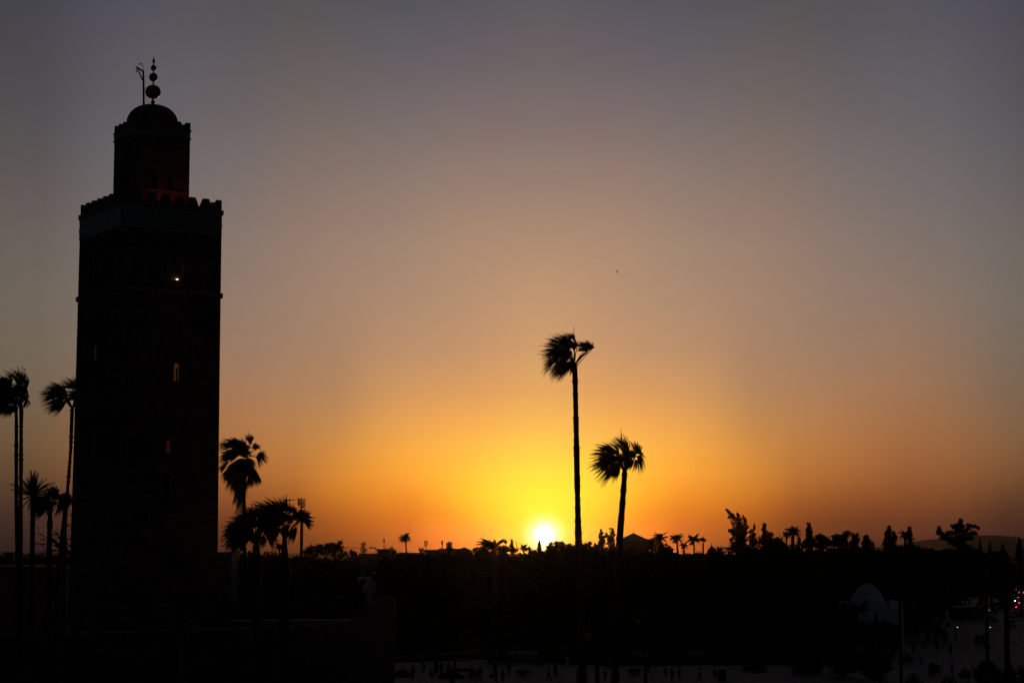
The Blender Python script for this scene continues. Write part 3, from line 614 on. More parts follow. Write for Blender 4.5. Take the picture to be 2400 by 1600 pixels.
fan_palm(None, [(1464, 1100, 5.5), (1464, 1112, 6.5), (1462, 1140, 7), (1459, 1180, 7.2), (1455, 1230, 7.6), (1452, 1272, 8), (1449, 1330, 8.5), (1445, 1450, 9), (1441, 1640, 9.5)], 172, (1464, 1104),
    [(1468, 1062, 92, 44, 17, (-.7, 0, .1)), (1474, 1058, 90, 38, 15, (-.8, 0, .1)), (1463, 1066, 98, 36, 20, (-.9, 0, .15)), (1450, 1066, 128, 36, 34, (-.8, 0, -.05)), (1440, 1062, 145, 34, 34, (-.9, 0, -.15)), (1444, 1074, 172, 42, 32, (-.7, 0, -.2)), (1436, 1078, 190, 34, 34),
     (1446, 1086, 205, 38, 36, (-.5, 0, -.6)), (1452, 1092, 225, 28, 45), (1438, 1072, 160, 30, 50), (1489, 1064, 70, 32, 38, (-.5, 0, 0)), (1494, 1060, 45, 22, 55, (-.5, 0, -.2)), (1490, 1072, 110, 24, 50), (1497, 1066, 330, 20, 45, (-.2, 0, -.9)), (1492, 1074, 300, 18, 30), (1470, 1068, 270, 16, 80), (1478, 1070, 80, 20, 70), (1454, 1086, 150, 16, 75), (1452, 1078, 120, 22, 75), (1490, 1080, 200, 14, 60), (1484, 1066, 100, 22, 60)],
    'shorter bushy fan palm with a slightly leaning trunk, left of the pyramid roof', .8, GP, spikes=[(1457, 1030, 1455, 1003), (1464, 1100, 1449, 1070), (1464, 1096, 1476, 1070), (1465, 1100, 1486, 1072), (1466, 1103, 1497, 1072), (1463, 1103, 1445, 1088)])
fan_palm(None, [(48, 945, 4), (50, 965, 4.8), (49.5, 1000, 4.2), (49, 1100, 4.5), (48.5, 1200, 4.8), (47.5, 1290, 5.2), (46, 1420, 6), (44, 1640, 6.5)], 150, (48, 950),
    [(44, 905, 95, 42, 24, (-.8, 0, .1)), (56, 895, 92, 26, 25, (-.8, 0, .2)), (63, 905, 96, 34, 24, (-.9, 0, .1)), (60, 915, 110, 30, 40), (64, 905, 250, 22, 40), (58, 940, 70, 24, 32), (62, 935, 300, 18, 35), (26, 905, 150, 32, 36), (20, 900, 165, 32, 40), (36, 930, 130, 32, 60), (48, 915, 110, 26, 60), (30, 925, 160, 30, 50)],
    'tall fan palm at the left edge, right one of two touching trunks', .8, GP, spikes=[(45, 880, 41, 856), (60, 868, 49, 858)])
fan_palm(None, [(38, 965, 3.6), (38.5, 1000, 4), (38, 1100, 4.2), (38.5, 1180, 4.6), (41, 1290, 5.2), (43, 1420, 6), (44, 1640, 6.5)], 152, (38, 968),
    [(16, 935, 185, 32, 40, (-.6, 0, -.5)), (8, 925, 170, 30, 40), (12, 945, 205, 30, 36, (-.5, 0, -.6)), (24, 950, 215, 22, 40), (28, 955, 235, 18, 50), (22, 930, 150, 30, 50), (4, 955, 200, 22, 40), (30, 940, 140, 26, 60), (40, 950, 100, 26, 60), (12, 900, 140, 30, 45), (22, 915, 150, 34, 55), (35, 930, 120, 34, 70), (50, 935, 60, 20, 60), (25, 895, 130, 26, 50)],
    'tall fan palm at the left edge, left one of two touching trunks', .8, GP)
fan_palm(None, [(170, 952, 3.6), (169, 962, 4.6), (167.5, 1000, 4.2), (166, 1050, 3.6), (160, 1130, 4), (154, 1190, 5), (146, 1260, 5.6), (140, 1320, 6), (132, 1450, 6.5)], 150, (170, 958),
    [(152, 928, 125, 34, 34, (-.7, 0, .1)), (146, 925, 145, 34, 36, (-.8, 0, 0)), (142, 930, 170, 38, 32, (-.6, 0, 0)), (144, 938, 195, 34, 32, (-.6, 0, -.2)), (152, 942, 212, 30, 30, (-.5, 0, -.2)), (155, 930, 150, 30, 55), (182, 908, 130, 26, 45, (-.7, 0, .2)), (190, 915, 80, 26, 40), (184, 925, 150, 24, 45), (196, 930, 20, 24, 50), (176, 940, 100, 22, 60)],
    'tall fan palm leaning right against the left side of the minaret', .8, GP)
fan_palm(None, [(155, 1185, 4), (153, 1215, 4.5), (151, 1300, 5), (149, 1420, 5.5)], 235, (155, 1188),
    [(155, 1170, 90, 19, 80), (152, 1168, 180, 17, 80), (158, 1170, 0, 16, 80), (155, 1172, 270, 17, 85), (150, 1178, 225, 18, 45)],
    'small round-headed fan palm tight behind the leaning palm trunk', .6, GP, wind=(-.15, 0, -.1))
fan_palm(None, [(117, 1200, 4.5), (117, 1225, 6.4), (116, 1250, 5.5), (115, 1300, 5.8), (113, 1420, 6.5)], 190, (117, 1208),
    [(126, 1165, 95, 26, 40, (-.4, 0, .1)), (130, 1160, 70, 22, 45, (-.7, 0, 0)), (135, 1170, 110, 24, 50), (118, 1172, 125, 28, 40), (104, 1172, 165, 26, 35), (100, 1182, 185, 24, 40), (108, 1185, 205, 26, 40), (96, 1178, 235, 16, 50), (138, 1182, 310, 18, 40), (125, 1185, 90, 22, 80), (120, 1180, 180, 20, 80), (134, 1168, 45, 20, 50)],
    'low bushy fan palm between the clipped date palm and the leaning palm', .6, GP, spikes=[(126, 1150, 126, 1129)])
fr = [(0, 81, 1.02, .01), (180, 81, 1.03, .01), (0, 84, 1.04, .01), (180, 84, 1.0, .01), (90, 89, 1.03, .01), (10, 79, 1.0, .01), (170, 79, 1.0, .01), (0, 87, 1.05, .02), (0, 83, 1.0, .02), (0, 80, 1.0, .03), (180, 87, 1.06, .02), (180, 83, 1.02, .02), (180, 80, 1.0, .03), (90, 85, 1.0, .02), (270, 84, 1.02, .02), (0, 76, .85, .05), (180, 76, .85, .05), (0, 72, .75, .1), (180, 72, .8, .1), (10, 62, 1), (170, 62, 1.05), (30, 50, .9), (150, 50, .9), (0, 42, 1), (180, 40, 1.05), (350, 30, 1), (190, 28, 1), (15, 14, .8), (165, 14, .9), (270, 50, .6), (90, 40, .6), (180, -10, .75), (200, -35, .7), (340, -35, .6), (0, -15, .7), (220, -60, .6), (180, 55, 1), (0, 56, 1), (270, -50, .6), (0, -60, .5), (180, -60, .55)]
feather_palm(78, 1162, 46, 215, 'stocky date palm with stiff upright clipped fronds, left of the minaret', GP, trunk=[(78, 1165, 7), (77, 1195, 5.5), (75.5, 1290, 5.8), (74, 1420, 6.5)], fr=fr, droop=.42, lw=.03, wind=-.02)
fan_palm(None, [(572, 1078, 4), (572, 1100, 4.3), (572, 1200, 4.3), (572.5, 1290, 4.6), (576, 1330, 4.8), (579, 1480, 5)], 222, (575, 1072),
    [(556, 1048, 125, 30, 34, (-.6, 0, -.2)), (548, 1045, 145, 30, 36, (-.6, 0, -.3)), (562, 1045, 108, 24, 34, (-.5, 0, -.1)), (572, 1045, 95, 20, 40), (584, 1046, 78, 32, 26, (-.3, 0, 0)), (590, 1040, 95, 22, 28), (565, 1052, 140, 26, 55), (545, 1064, 172, 26, 34, (-.35, 0, -.35)), (540, 1068, 195, 20, 40), (598, 1052, 55, 18, 45, (-.1, 0, -.2)), (602, 1056, 90, 14, 45), (606, 1070, 10, 24, 40, (0, 0, -.35)), (602, 1074, 345, 20, 40, (-.2, 0, -.6)), (574, 1055, 90, 22, 70), (574, 1066, 90, 22, 80), (572, 1066, 140, 26, 50), (576, 1066, 40, 22, 50), (560, 1066, 170, 22, 50)],
    'shaggy fan palm with a long dead-leaf skirt just right of the minaret', .7, GP,
    skirt=[(572, 1073, 215, 34, 24), (570, 1073, 232, 34, 26), (572, 1074, 250, 30, 30), (574, 1074, 275, 30, 30), (576, 1074, 300, 32, 26), (578, 1074, 318, 30, 22), (562, 1080, 225, 32, 28), (552, 1084, 232, 30, 26), (540, 1092, 240, 30, 24), (545, 1095, 255, 36, 26), (552, 1098, 262, 44, 26), (560, 1100, 268, 48, 24), (566, 1100, 270, 44, 28), (572, 1085, 275, 40, 30), (580, 1082, 285, 36, 28), (588, 1090, 285, 34, 25), (595, 1098, 275, 32, 28), (600, 1105, 290, 26, 25), (560, 1135, 265, 40, 14), (565, 1145, 268, 42, 10), (570, 1120, 270, 44, 16), (535, 1084, 215, 26, 18), (586, 1112, 272, 28, 22)],
    spikes=[(580, 1030, 583, 1007)])
fan_palm(None, [(600, 1275, 6), (601, 1290, 8), (602, 1320, 13), (602, 1345, 14), (600, 1380, 11), (603, 1450, 10), (610, 1640, 12)], 130, (601, 1278),
    [(598, 1222, 112, 34, 34, (-.6, 0, .1)), (585, 1222, 132, 34, 36, (-.6, 0, .05)), (610, 1215, 95, 34, 36, (-.5, 0, .1)), (575, 1230, 150, 34, 40), (560, 1240, 160, 36, 28, (-.35, 0, -.3)), (556, 1250, 190, 34, 32, (-.3, 0, -.35)), (565, 1258, 210, 36, 34, (-.35, 0, -.3)), (580, 1255, 222, 34, 36), (592, 1240, 180, 32, 70), (605, 1232, 100, 32, 80), (620, 1228, 60, 30, 50), (620, 1240, 20, 24, 60), (625, 1250, 318, 28, 26, (.3, 0, -.3)), (618, 1255, 290, 20, 40), (600, 1245, 270, 20, 80), (590, 1232, 140, 34, 60)],
    'broad windswept fan palm, left one of the low pair right of the minaret', .9, GP, spikes=[(590, 1200, 589, 1177)])
fan_palm(None, [(666, 1258, 4.5), (667, 1272, 5.5), (667, 1300, 9), (667, 1325, 16), (666, 1360, 14), (665, 1450, 14), (664, 1640, 15)], 128, (667, 1262),
    [(662, 1205, 105, 40, 30, (-.5, 0, .1)), (650, 1203, 122, 40, 34, (-.6, 0, .1)), (638, 1205, 140, 38, 36, (-.7, 0, .1)), (672, 1200, 88, 34, 26, (-.5, 0, .15)), (680, 1200, 78, 28, 30), (690, 1198, 80, 20, 40), (630, 1212, 160, 34, 40), (645, 1220, 150, 36, 60), (665, 1215, 100, 32, 70), (650, 1228, 205, 26, 40, (-.3, 0, -.4)), (655, 1238, 215, 26, 36), (640, 1225, 190, 28, 50), (678, 1225, 80, 28, 45), (712, 1214, 35, 26, 75, (-.05, 0, -.1)), (708, 1212, 100, 20, 70, (.2, 0, .1)), (710, 1214, 180, 11, 85, (0, 0, 0)), (711, 1216, 270, 12, 85, (0, 0, 0)), (700, 1235, 235, 22, 30, (-.3, 0, -.5)), (660, 1230, 120, 34, 60), (690, 1215, 60, 18, 60)],
    'large fan palm with a detached round leaf fan before the phone mast', .9, GP, spikes=[(671, 1180, 671, 1156), (668, 1260, 708, 1218), (667, 1264, 700, 1225), (670, 1172, 695, 1170)])

# bare twiggy tree left of the minaret
def twig_tree(D, start, seeds, label):
    base = Vector((P(start[0], start[1], D).x, D, 0)); root = thing('bare_tree', base, label, 'tree')
    b = MB(); k = pxm(D)
    for s_ in seeds: b.tube([P(start[0], start[1], D), P(s_[0], s_[1], D)], [.16, .12], 5)
    def grow(x, y, a, L, r, d):
        x1 = x + math.cos(R(a)) * L; y1 = y - math.sin(R(a)) * L; dd = random.uniform(-1, 1) * L * k * .4
        b.tube([P(x, y, D + dd * .2), P((x + x1) / 2, (y + y1) / 2 - L * .06, D + dd * .6), P(x1, y1, D + dd)], [r * k * 1.35, r * k * 1.1, r * k * .8], 4)
        if d == 0: return
        for q in range(2 if d > 1 else 3): grow(x1, y1, a + random.uniform(-30, 30), L * random.uniform(.55, .85), r * .62, d - 1)
        if d > 1: grow((x + x1) / 2, (y + y1) / 2, a + random.choice((-1, 1)) * random.uniform(25, 60), L * .55, r * .5, d - 2)
    for s in seeds: grow(*s)
    b.build('branches', MT['bark2'], root, loc=base)
    b = MB(); b.tube([base, P(start[0], start[1], D)], [.3, .18], 7); b.build('trunk', MT['bark2'], root, loc=base)
twig_tree(195, (185, 1310), [(178, 1285, 150, 22, 1.6, 4), (180, 1300, 160, 28, 1.6, 4), (176, 1268, 165, 22, 1.3, 4), (178, 1240, 155, 14, 1.0, 3), (175, 1215, 140, 10, .8, 3), (165, 1295, 170, 30, 1.4, 4), (130, 1278, 172, 22, 1.0, 3), (120, 1262, 160, 18, .8, 3), (180, 1310, 190, 24, 1.4, 4), (175, 1225, 200, 12, .8, 3)], 'leafless twiggy tree reaching left from the foot of the minaret')
b = MB(); b.tube([P(185, 1310, 195), P(182, 1280, 195), P(179, 1215, 195)], [.2, .12, .05], 6)

# ------------------------------------------------------------------ skyline
SK = 'trees along the skyline'
def conifer_blobs(x, ytip, ybase, w, n=9, lean=0):
    out = []
    for i in range(n):
        t = i / (n - 1); r = w * (.18 + .82 * math.sin(min(1, t * 1.15) * math.pi / 2)); out.append((x + lean * (1 - t) + random.uniform(-.12, .12) * w, ytip + (ybase - ytip) * (t * .96 + .03), r, (ybase - ytip) / n * .85))
    return out
# left: rounded trees by the phone mast
tree('broadleaf_tree', [(738, 1290, 20, 12), (730, 1286, 12, 9), (748, 1285, 11, 9), (722, 1296, 10, 9)], 560, 'rounded dark tree right of the phone mast, the left of two merged domes', 'tree', SK, leaf=.42)
tree('broadleaf_tree', [(778, 1288, 20, 14), (766, 1284, 12, 10), (790, 1284, 13, 10), (802, 1296, 12, 11), (785, 1281, 9, 7)], 545, 'rounded dark tree with a small date palm rising over its right side', 'tree', SK, leaf=.42)
feather_palm(797, 1272, 8, 600, 'tiny date palm poking above the rounded dark trees', SK, trunk=[(797, 1272, 1.2), (798, 1300, 1.4)], n=25, wind=-.05, lw=.09)
tree('broadleaf_tree', [(827, 1297, 7, 7), (825, 1293, 4, 4), (831, 1300, 7, 6)], 620, 'small bushy tree just left of the tower crane', 'tree', SK, leaf=.4)
tree('broadleaf_tree', [(919, 1288, 6, 7), (922, 1294, 8, 7), (915, 1296, 6, 5)], 520, 'small round tree against the right side of the flat-roofed block', 'tree', SK, leaf=.35, dens=1.6)
feather_palm(949, 1263, 15, 430, 'slender date palm leaning left alone above the long roof line', SK, trunk=[(949, 1263, 1.6), (951, 1278, 1.5), (954, 1300, 1.8)], n=28, wind=-.12, lw=.087)
feather_palm(987, 1290, 8, 520, 'little date palm at the foot of the wide floodlight mast', SK, trunk=[(987, 1290, 1.4), (987, 1300, 1.5)], n=22, wind=-.05, lw=.09)
tree('broadleaf_tree', [(1054, 1277, 6.5, 6), (1054, 1284, 7, 6), (1050, 1275, 4, 4)], 480, 'small round-topped tree above the low roof left of the hipped roof', 'tree', SK, leaf=.3)
tree('broadleaf_tree', [(1113, 1290, 6, 5), (1112, 1286, 3, 3)], 480, 'small bush-like tree right of the hipped roof', 'tree', SK, leaf=.3)
tree('broadleaf_tree', [(1131, 1292, 14, 9), (1130, 1287, 9, 5)], 470, 'low mounded tree under the drooping fronds of the leaning date palm', 'tree', SK, leaf=.32)
fr = [(180, 50, 1.1), (178, 36, 1.2), (185, 28, 1.1), (175, 62, 1), (180, 72, .85), (160, 66, .9), (150, 40, .9), (210, 44, .9), (0, 62, .8), (4, 56, .8), (356, 68, .85), (0, 76, .8), (90, 80, .7), (120, 84, .7), (190, 16, .9), (170, 45, 1.1), (180, 82, .8), (240, 60, .8), (60, 60, .6), (180, 66, .95), (175, 56, 1.05), (200, 58, .8), (140, 58, .8)]
feather_palm(1158, 1287, 36, 300, 'big date palm with fronds swept left, left of the sun', SK, trunk=[(1158, 1287, 6), (1158, 1302, 6.5), (1158, 1340, 7)], fr=fr, wind=-.12, lw=.085, droop=.95)
tree('broadleaf_tree', [(1175, 1288, 16, 9), (1165, 1285, 8, 5), (1185, 1284, 7, 5)], 520, 'low dark tree between the swept date palm and the small pine', 'tree', SK, leaf=.34)
tree('pine_tree', conifer_blobs(1201, 1266, 1292, 7, 7, -2) + [(1195, 1288, 8, 5), (1208, 1289, 8, 5)], 430, 'small ragged pine left of the sun beside a bare stick', 'tree', SK, leaf=.24, m='conifer', dens=1.4)
b = MB(); q0 = P(1212, 1295, 430); rt = thing('dead_trunk', Vector((q0.x, 430, 0)), 'thin bare stick-like trunk between the small pine and the spiky agave palm', 'dead tree')
b.tube([Vector((q0.x, 430, 0)), P(1212, 1290, 430), P(1211, 1276, 430), P(1209.5, 1267, 430)], [.2, .12, .08, .04], 5); b.build('trunk', MT['bark2'], rt, loc=rt.location)
feather_palm(1228, 1287, 12, 430, 'low spiky palm with stiff fronds, left of the sun', SK, trunk=[(1228, 1287, 2), (1228, 1300, 2.2)], n=22, up=80, droop=.35, wind=-.1, lw=.116)
feather_palm(1240, 1288, 7, 450, 'very small palm right of the low spiky palm', SK, trunk=[(1240, 1288, 1.2), (1240, 1300, 1.5)], n=14, up=85, droop=.3, wind=-.05, lw=.116)
tree('cypress_tree', conifer_blobs(1264, 1266, 1296, 6.2, 8), 420, 'small pointed cypress directly in front of the setting sun', 'tree', SK, leaf=.2, m='conifer', dens=2.4)
tree('broadleaf_tree', [(1250, 1295, 9, 5), (1243, 1292, 6, 4), (1273, 1297, 8, 5)], 425, 'low bushes below the sun round the foot of the pointed cypress', 'tree', SK, leaf=.25)
tree('broadleaf_tree', [(1296, 1286, 14, 10), (1288, 1284, 6, 6), (1304, 1280, 8, 6), (1282, 1292, 7, 6)], 400, 'bushy tree touching the lower right edge of the sun', 'tree', SK, leaf=.26)
feather_palm(1291, 1276, 8, 410, 'small palm sprouting from the bushy tree right of the sun', SK, trunk=[(1291, 1276, 1), (1292, 1290, 1.2)], n=16, up=80, droop=.5, wind=.1, lw=.087)
feather_palm(1304, 1275, 8, 415, 'small palm above the bushes, second right of the sun', SK, trunk=[(1304, 1275, 1), (1304, 1290, 1.2)], n=16, up=80, droop=.4, wind=.1, lw=.087)
tree('broadleaf_tree', [(1316, 1280, 9, 9), (1312, 1274, 6, 6), (1320, 1274, 5, 5)], 405, 'round bushy tree with an upright tip, right of the sun', 'tree', SK, leaf=.26)
tree('broadleaf_tree', [(1336, 1284, 14, 9), (1334, 1279, 8, 5), (1350, 1284, 10, 8)], 395, 'wide low tree just left of the tallest palm trunk', 'tree', SK, leaf=.28)
tree('broadleaf_tree', [(1368, 1281, 11, 8), (1382, 1285, 11, 8), (1394, 1289, 9, 6), (1362, 1277, 6, 4)], 395, 'wide low tree just right of the tallest palm trunk', 'tree', SK, leaf=.28)
feather_palm(1382, 1275, 9, 398, 'small scruffy palm on the low tree right of the tallest palm', SK, trunk=[(1382, 1275, 1.2), (1382, 1290, 1.4)], n=16, wind=.1, lw=.087)
tree('cypress_tree', [(1408, 1243, 2.5, 4), (1409, 1249, 5, 5), (1407, 1256, 5, 6), (1412, 1262, 7, 6), (1417, 1257, 4, 4), (1411, 1270, 9, 7), (1408, 1280, 10, 8), (1412, 1290, 12, 8)], 544, 'ragged dark cypress, the left one of the pair left of the bushy palm trunk', 'tree', SK, leaf=.2, m='conifer', dens=2.4)
tree('cypress_tree', [(1430, 1239, 2.4, 3), (1436, 1241, 3, 4), (1435, 1247, 5.5, 5), (1421, 1250, 3, 4), (1424, 1256, 5, 4), (1435, 1255, 7, 6), (1432, 1264, 10, 7), (1434, 1274, 11, 8), (1434, 1285, 13, 9), (1437, 1295, 13, 8)], 536, 'ragged dark cypress with a forked tip, touching the bushy palm trunk', 'tree', SK, leaf=.2, m='conifer', dens=2.4)
frp = [(180 - 9 * i % 90, 70 - 14 * i % 100, 1) for i in range(10)] + [(0, 60, 1), (20, 45, 1), (340, 30, 1), (10, 10, 1), (350, -15, 1), (180, 10, 1), (180, 30, 1), (200, 50, 1), (150, -10, .9), (90, 80, .8), (270, 70, .8), (0, 75, .9)]
feather_palm(1549, 1262, 19, 544, 'large date palm just right of the pyramid roof', SK, trunk=[(1549, 1262, 2.5), (1549, 1290, 3)], fr=frp, wind=-.14, lw=.087)
tree('broadleaf_tree', [(1518, 1272, 6, 9), (1526, 1282, 12, 12), (1565, 1288, 12, 10), (1535, 1275, 16, 12), (1553, 1284, 16, 10), (1528, 1268, 7, 7)], 528, 'dark bush under the large date palm right of the pyramid roof', 'tree', SK, leaf=0.38)
feather_palm(1587, 1263, 16, 400, 'date palm second to the right of the pyramid roof', SK, trunk=[(1587, 1263, 1.8), (1588, 1290, 2)], fr=frp, wind=-.12, lw=.094)
feather_palm(1603, 1278, 11, 410, 'short date palm filling the gap between two taller date palms', SK, trunk=[(1603, 1278, 1.6), (1603, 1295, 2)], n=22, wind=0, lw=.116)
feather_palm(1626, 1266, 17, 400, 'date palm with a full round head, third right of the pyramid roof', SK, trunk=[(1626, 1266, 1.8), (1627, 1295, 2)], n=30, wind=-.03, lw=.087)
feather_palm(1648, 1268, 8.5, 420, 'small stiff fan-shaped palm left of the tiny tent roof', SK, trunk=[(1648, 1272, 1.6), (1648, 1295, 2)], n=22, up=88, droop=.15, wind=0, lw=.101)
feather_palm(1687, 1287, 9, 420, 'small windswept palm right of the tiny tent roof', SK, trunk=[(1688, 1287, 1.3), (1688, 1300, 1.6)], n=22, wind=-.15, lw=.116)
tree('cypress_tree', [(1703, 1194, 3, 2.2), (1708, 1199, 4, 3), (1713, 1204, 5, 4), (1718, 1210, 6, 5), (1724, 1216, 7, 6), (1728, 1203, 2, 3), (1731, 1209, 4, 5), (1712, 1211, 6, 2.5), (1709, 1211, 3, 2), (1742, 1211, 2.5, 4), (1746, 1218, 4, 6), (1746, 1227, 4, 6), (1734, 1220, 6, 7), (1730, 1229, 8, 7), (1719, 1226, 4, 2.5), (1740, 1236, 9, 7), (1752, 1235, 3.5, 4), (1728, 1240, 8, 6), (1716, 1243, 8, 5), (1711, 1243, 4, 3), (1737, 1250, 14, 8), (1722, 1253, 8, 7), (1735, 1264, 18, 9), (1714, 1265, 4, 4), (1730, 1276, 22, 9), (1745, 1244, 7, 6), (1725, 1288, 24, 9)], 495, 'tall ragged cypress with branches blown out to the left', 'tree', SK, leaf=0.26, m='conifer', dens=2.5, base_px=1738)
tree('cypress_tree', [(1768, 1231, 1.8, 4), (1768, 1238, 2.6, 4), (1763, 1243, 4, 3), (1758, 1246, 4, 3.5), (1766, 1252, 7, 5), (1764, 1262, 9, 7), (1766, 1272, 10, 8), (1762, 1283, 14, 8)], 498, 'small cypress with a curled tip right of the wind-blown cypress', 'tree', SK, leaf=0.26, m='conifer', dens=2.4)
tree('cypress_tree', [(1791, 1230, 4, 5), (1792, 1238, 5, 6), (1793, 1246, 7, 6), (1797, 1254, 10, 6), (1788, 1259, 10, 6), (1808, 1251, 6, 5), (1800, 1265, 16, 8), (1786, 1268, 8, 7), (1795, 1278, 22, 10)], 503, 'broad conifer with a thumb-like top, mid right of the skyline', 'tree', SK, leaf=0.29, m='conifer', dens=2.6)
tree('broadleaf_tree', [(1822, 1266, 10, 8), (1829, 1274, 10, 9), (1816, 1278, 14, 10), (1826, 1284, 14, 8)], 495, 'dark mounded tree with a bare slanting pole rising from it', 'tree', SK, leaf=0.36, dens=2.6)
b = MB(); q0 = P(1836, 1275, 497); rt = thing('dead_trunk', Vector((q0.x, 497, 0)), 'slanting bare pole-like trunk above the dark mounded tree', 'dead tree')
b.tube([Vector((q0.x, 497, 0)), P(1836, 1272, 497), P(1831, 1257, 497), P(1826, 1249, 497)], [.2, .1, .09, .05], 5); b.build('trunk', MT['bark2'], rt, loc=rt.location)
feather_palm(1843, 1253, 11, 511, 'thin-trunked palm left of the larger palm group, right of the slanting pole', SK, trunk=[(1843, 1254, 1.5), (1843, 1285, 1.6)], n=25, wind=-.05, lw=.07, nm='date_palm')
feather_palm(1858, 1250, 19, 503, 'bushy date palm with a thick trunk, left of the oval cypress', SK, trunk=[(1858, 1254, 3.5), (1858, 1285, 4)], n=36, wind=.05, lw=.087)
tree('broadleaf_tree', [(1873, 1272, 6, 9), (1873, 1263, 3, 4), (1866, 1281, 8, 6)], 501, 'small upright bush between the bushy date palm and the oval cypress', 'tree', SK, leaf=.2)
tree('cypress_tree', [(1895, 1229, 4, 5), (1896, 1237, 6, 6), (1897, 1246, 8, 7), (1898, 1255, 9, 7), (1896, 1263, 8, 6)], 495, 'slim oval cypress standing free above the trees', 'tree', SK, leaf=0.26, m='conifer', dens=3)
tree('broadleaf_tree', [(1890, 1276, 12, 10), (1904, 1272, 12, 10)], 495, 'dark bush at the foot of the slim oval cypress', 'tree', SK, leaf=0.33, dens=2.6)
tree('broadleaf_tree', [(1925, 1262, 13, 9), (1920, 1258, 8, 6), (1934, 1266, 10, 8), (1925, 1276, 18, 10)], 491, 'rounded tree with a small palm top, right of the oval cypress', 'tree', SK, leaf=0.36, dens=2.6)
feather_palm(1920, 1256, 8, 493, 'tiny palm top on the rounded tree right of the oval cypress', SK, trunk=[(1920, 1256, 1.3), (1920, 1280, 1.5)], n=19, lw=.116)
tree('broadleaf_tree', [(1968, 1264, 18, 11), (1960, 1258, 10, 7), (1978, 1258, 10, 7), (1975, 1275, 26, 10), (1952, 1272, 12, 9)], 488, 'wide flat-topped tree left of the broad palm clump', 'tree', SK, leaf=0.36, dens=2.6)
feather_palm(1985, 1252, 12, 490, 'short palm with spiky head over the wide flat-topped tree', SK, trunk=[(1985, 1254, 2), (1985, 1280, 2.2)], n=28, lw=.101)
feather_palm(2005, 1256, 11, 485, 'square-headed palm at the right end of the wide flat-topped tree', SK, trunk=[(2004, 1258, 2), (2003, 1285, 2.2)], n=30, lw=.08, wind=.05)
tree('broadleaf_tree', [(2006, 1266, 10, 10), (2000, 1276, 12, 8)], 486, 'dark bush under the square-headed palm', 'tree', SK, leaf=0.33, dens=2.6)
tree('broadleaf_tree', [(2030, 1261, 7, 7), (2031, 1269, 11, 8), (2036, 1278, 15, 9), (2027, 1274, 9, 8)], 495, 'small cone-shaped tree alone between two taller groups on the right skyline', 'tree', SK, leaf=0.33, dens=2.6)
tree('cypress_tree', [(2084, 1236, 4.5, 5), (2083, 1243, 7, 6), (2081, 1251, 9, 7), (2084, 1260, 10, 8), (2095, 1250, 4, 7), (2098, 1262, 6, 8), (2083, 1272, 15, 9), (2088, 1284, 20, 10)], 470, 'stout cypress left of the layered pine', 'tree', SK, leaf=0.27, m='conifer', dens=2.5)
feather_palm(2121, 1254, 15, 470, 'fan-headed palm immediately left of the layered pine', SK, trunk=[(2121, 1258, 2.6), (2123, 1290, 3)], n=33, wind=-.05, lw=.101)
nf = []
for i in range(9):
    t = i / 8; y = 1236 + 52 * t; nf += [(2132 + 2 * t, y, 2.5, 3.5), (2134 + 9 * t * (1 - .3 * (i % 2)), y + 1, 3 + 5 * t, 1.6), (2129 - 4 * t, y + 1, 2 + 3 * t, 1.5)]
tree('pine_tree', nf, 466, 'layered pine with separate tiers of branches, right of the fan-headed palm', 'tree', SK, leaf=0.22, m='conifer', dens=1.8, base_px=2133)
tree('broadleaf_tree', [(2202, 1240, 5, 8), (2200, 1247, 7, 6), (2206, 1250, 6, 5), (2253, 1219, 5, 5), (2250, 1226, 6, 7), (2248, 1234, 12, 8), (2236, 1232, 9, 6), (2252, 1246, 18, 8), (2228, 1248, 14, 5), (2272, 1232, 8, 5), (2284, 1233, 8, 4), (2293, 1237, 4, 4), (2268, 1240, 9, 4), (2278, 1250, 14, 5), (2215, 1258, 14, 7), (2240, 1260, 20, 8), (2270, 1260, 12, 6), (2245, 1272, 22, 10)], 445, 'big spreading tree with several ragged heads in front of the hill', 'tree', SK, leaf=0.26, dens=1.9, base_px=2246)
for x, y, w, lb in ((2297, 1261, 5, 'slim dark cypress right of the big spreading tree, against the hill'), (2320, 1271, 6, 'second small cypress against the hill'), (2350, 1275, 8, 'third small cypress against the hill, squat and rounded'), (2389, 1262, 9, 'dark cypress at the far right edge against the hill')):
    tree('cypress_tree', conifer_blobs(x, y, 1310, w, 7), 480, lb, 'tree', SK, leaf=.2, m='conifer', dens=2.4)

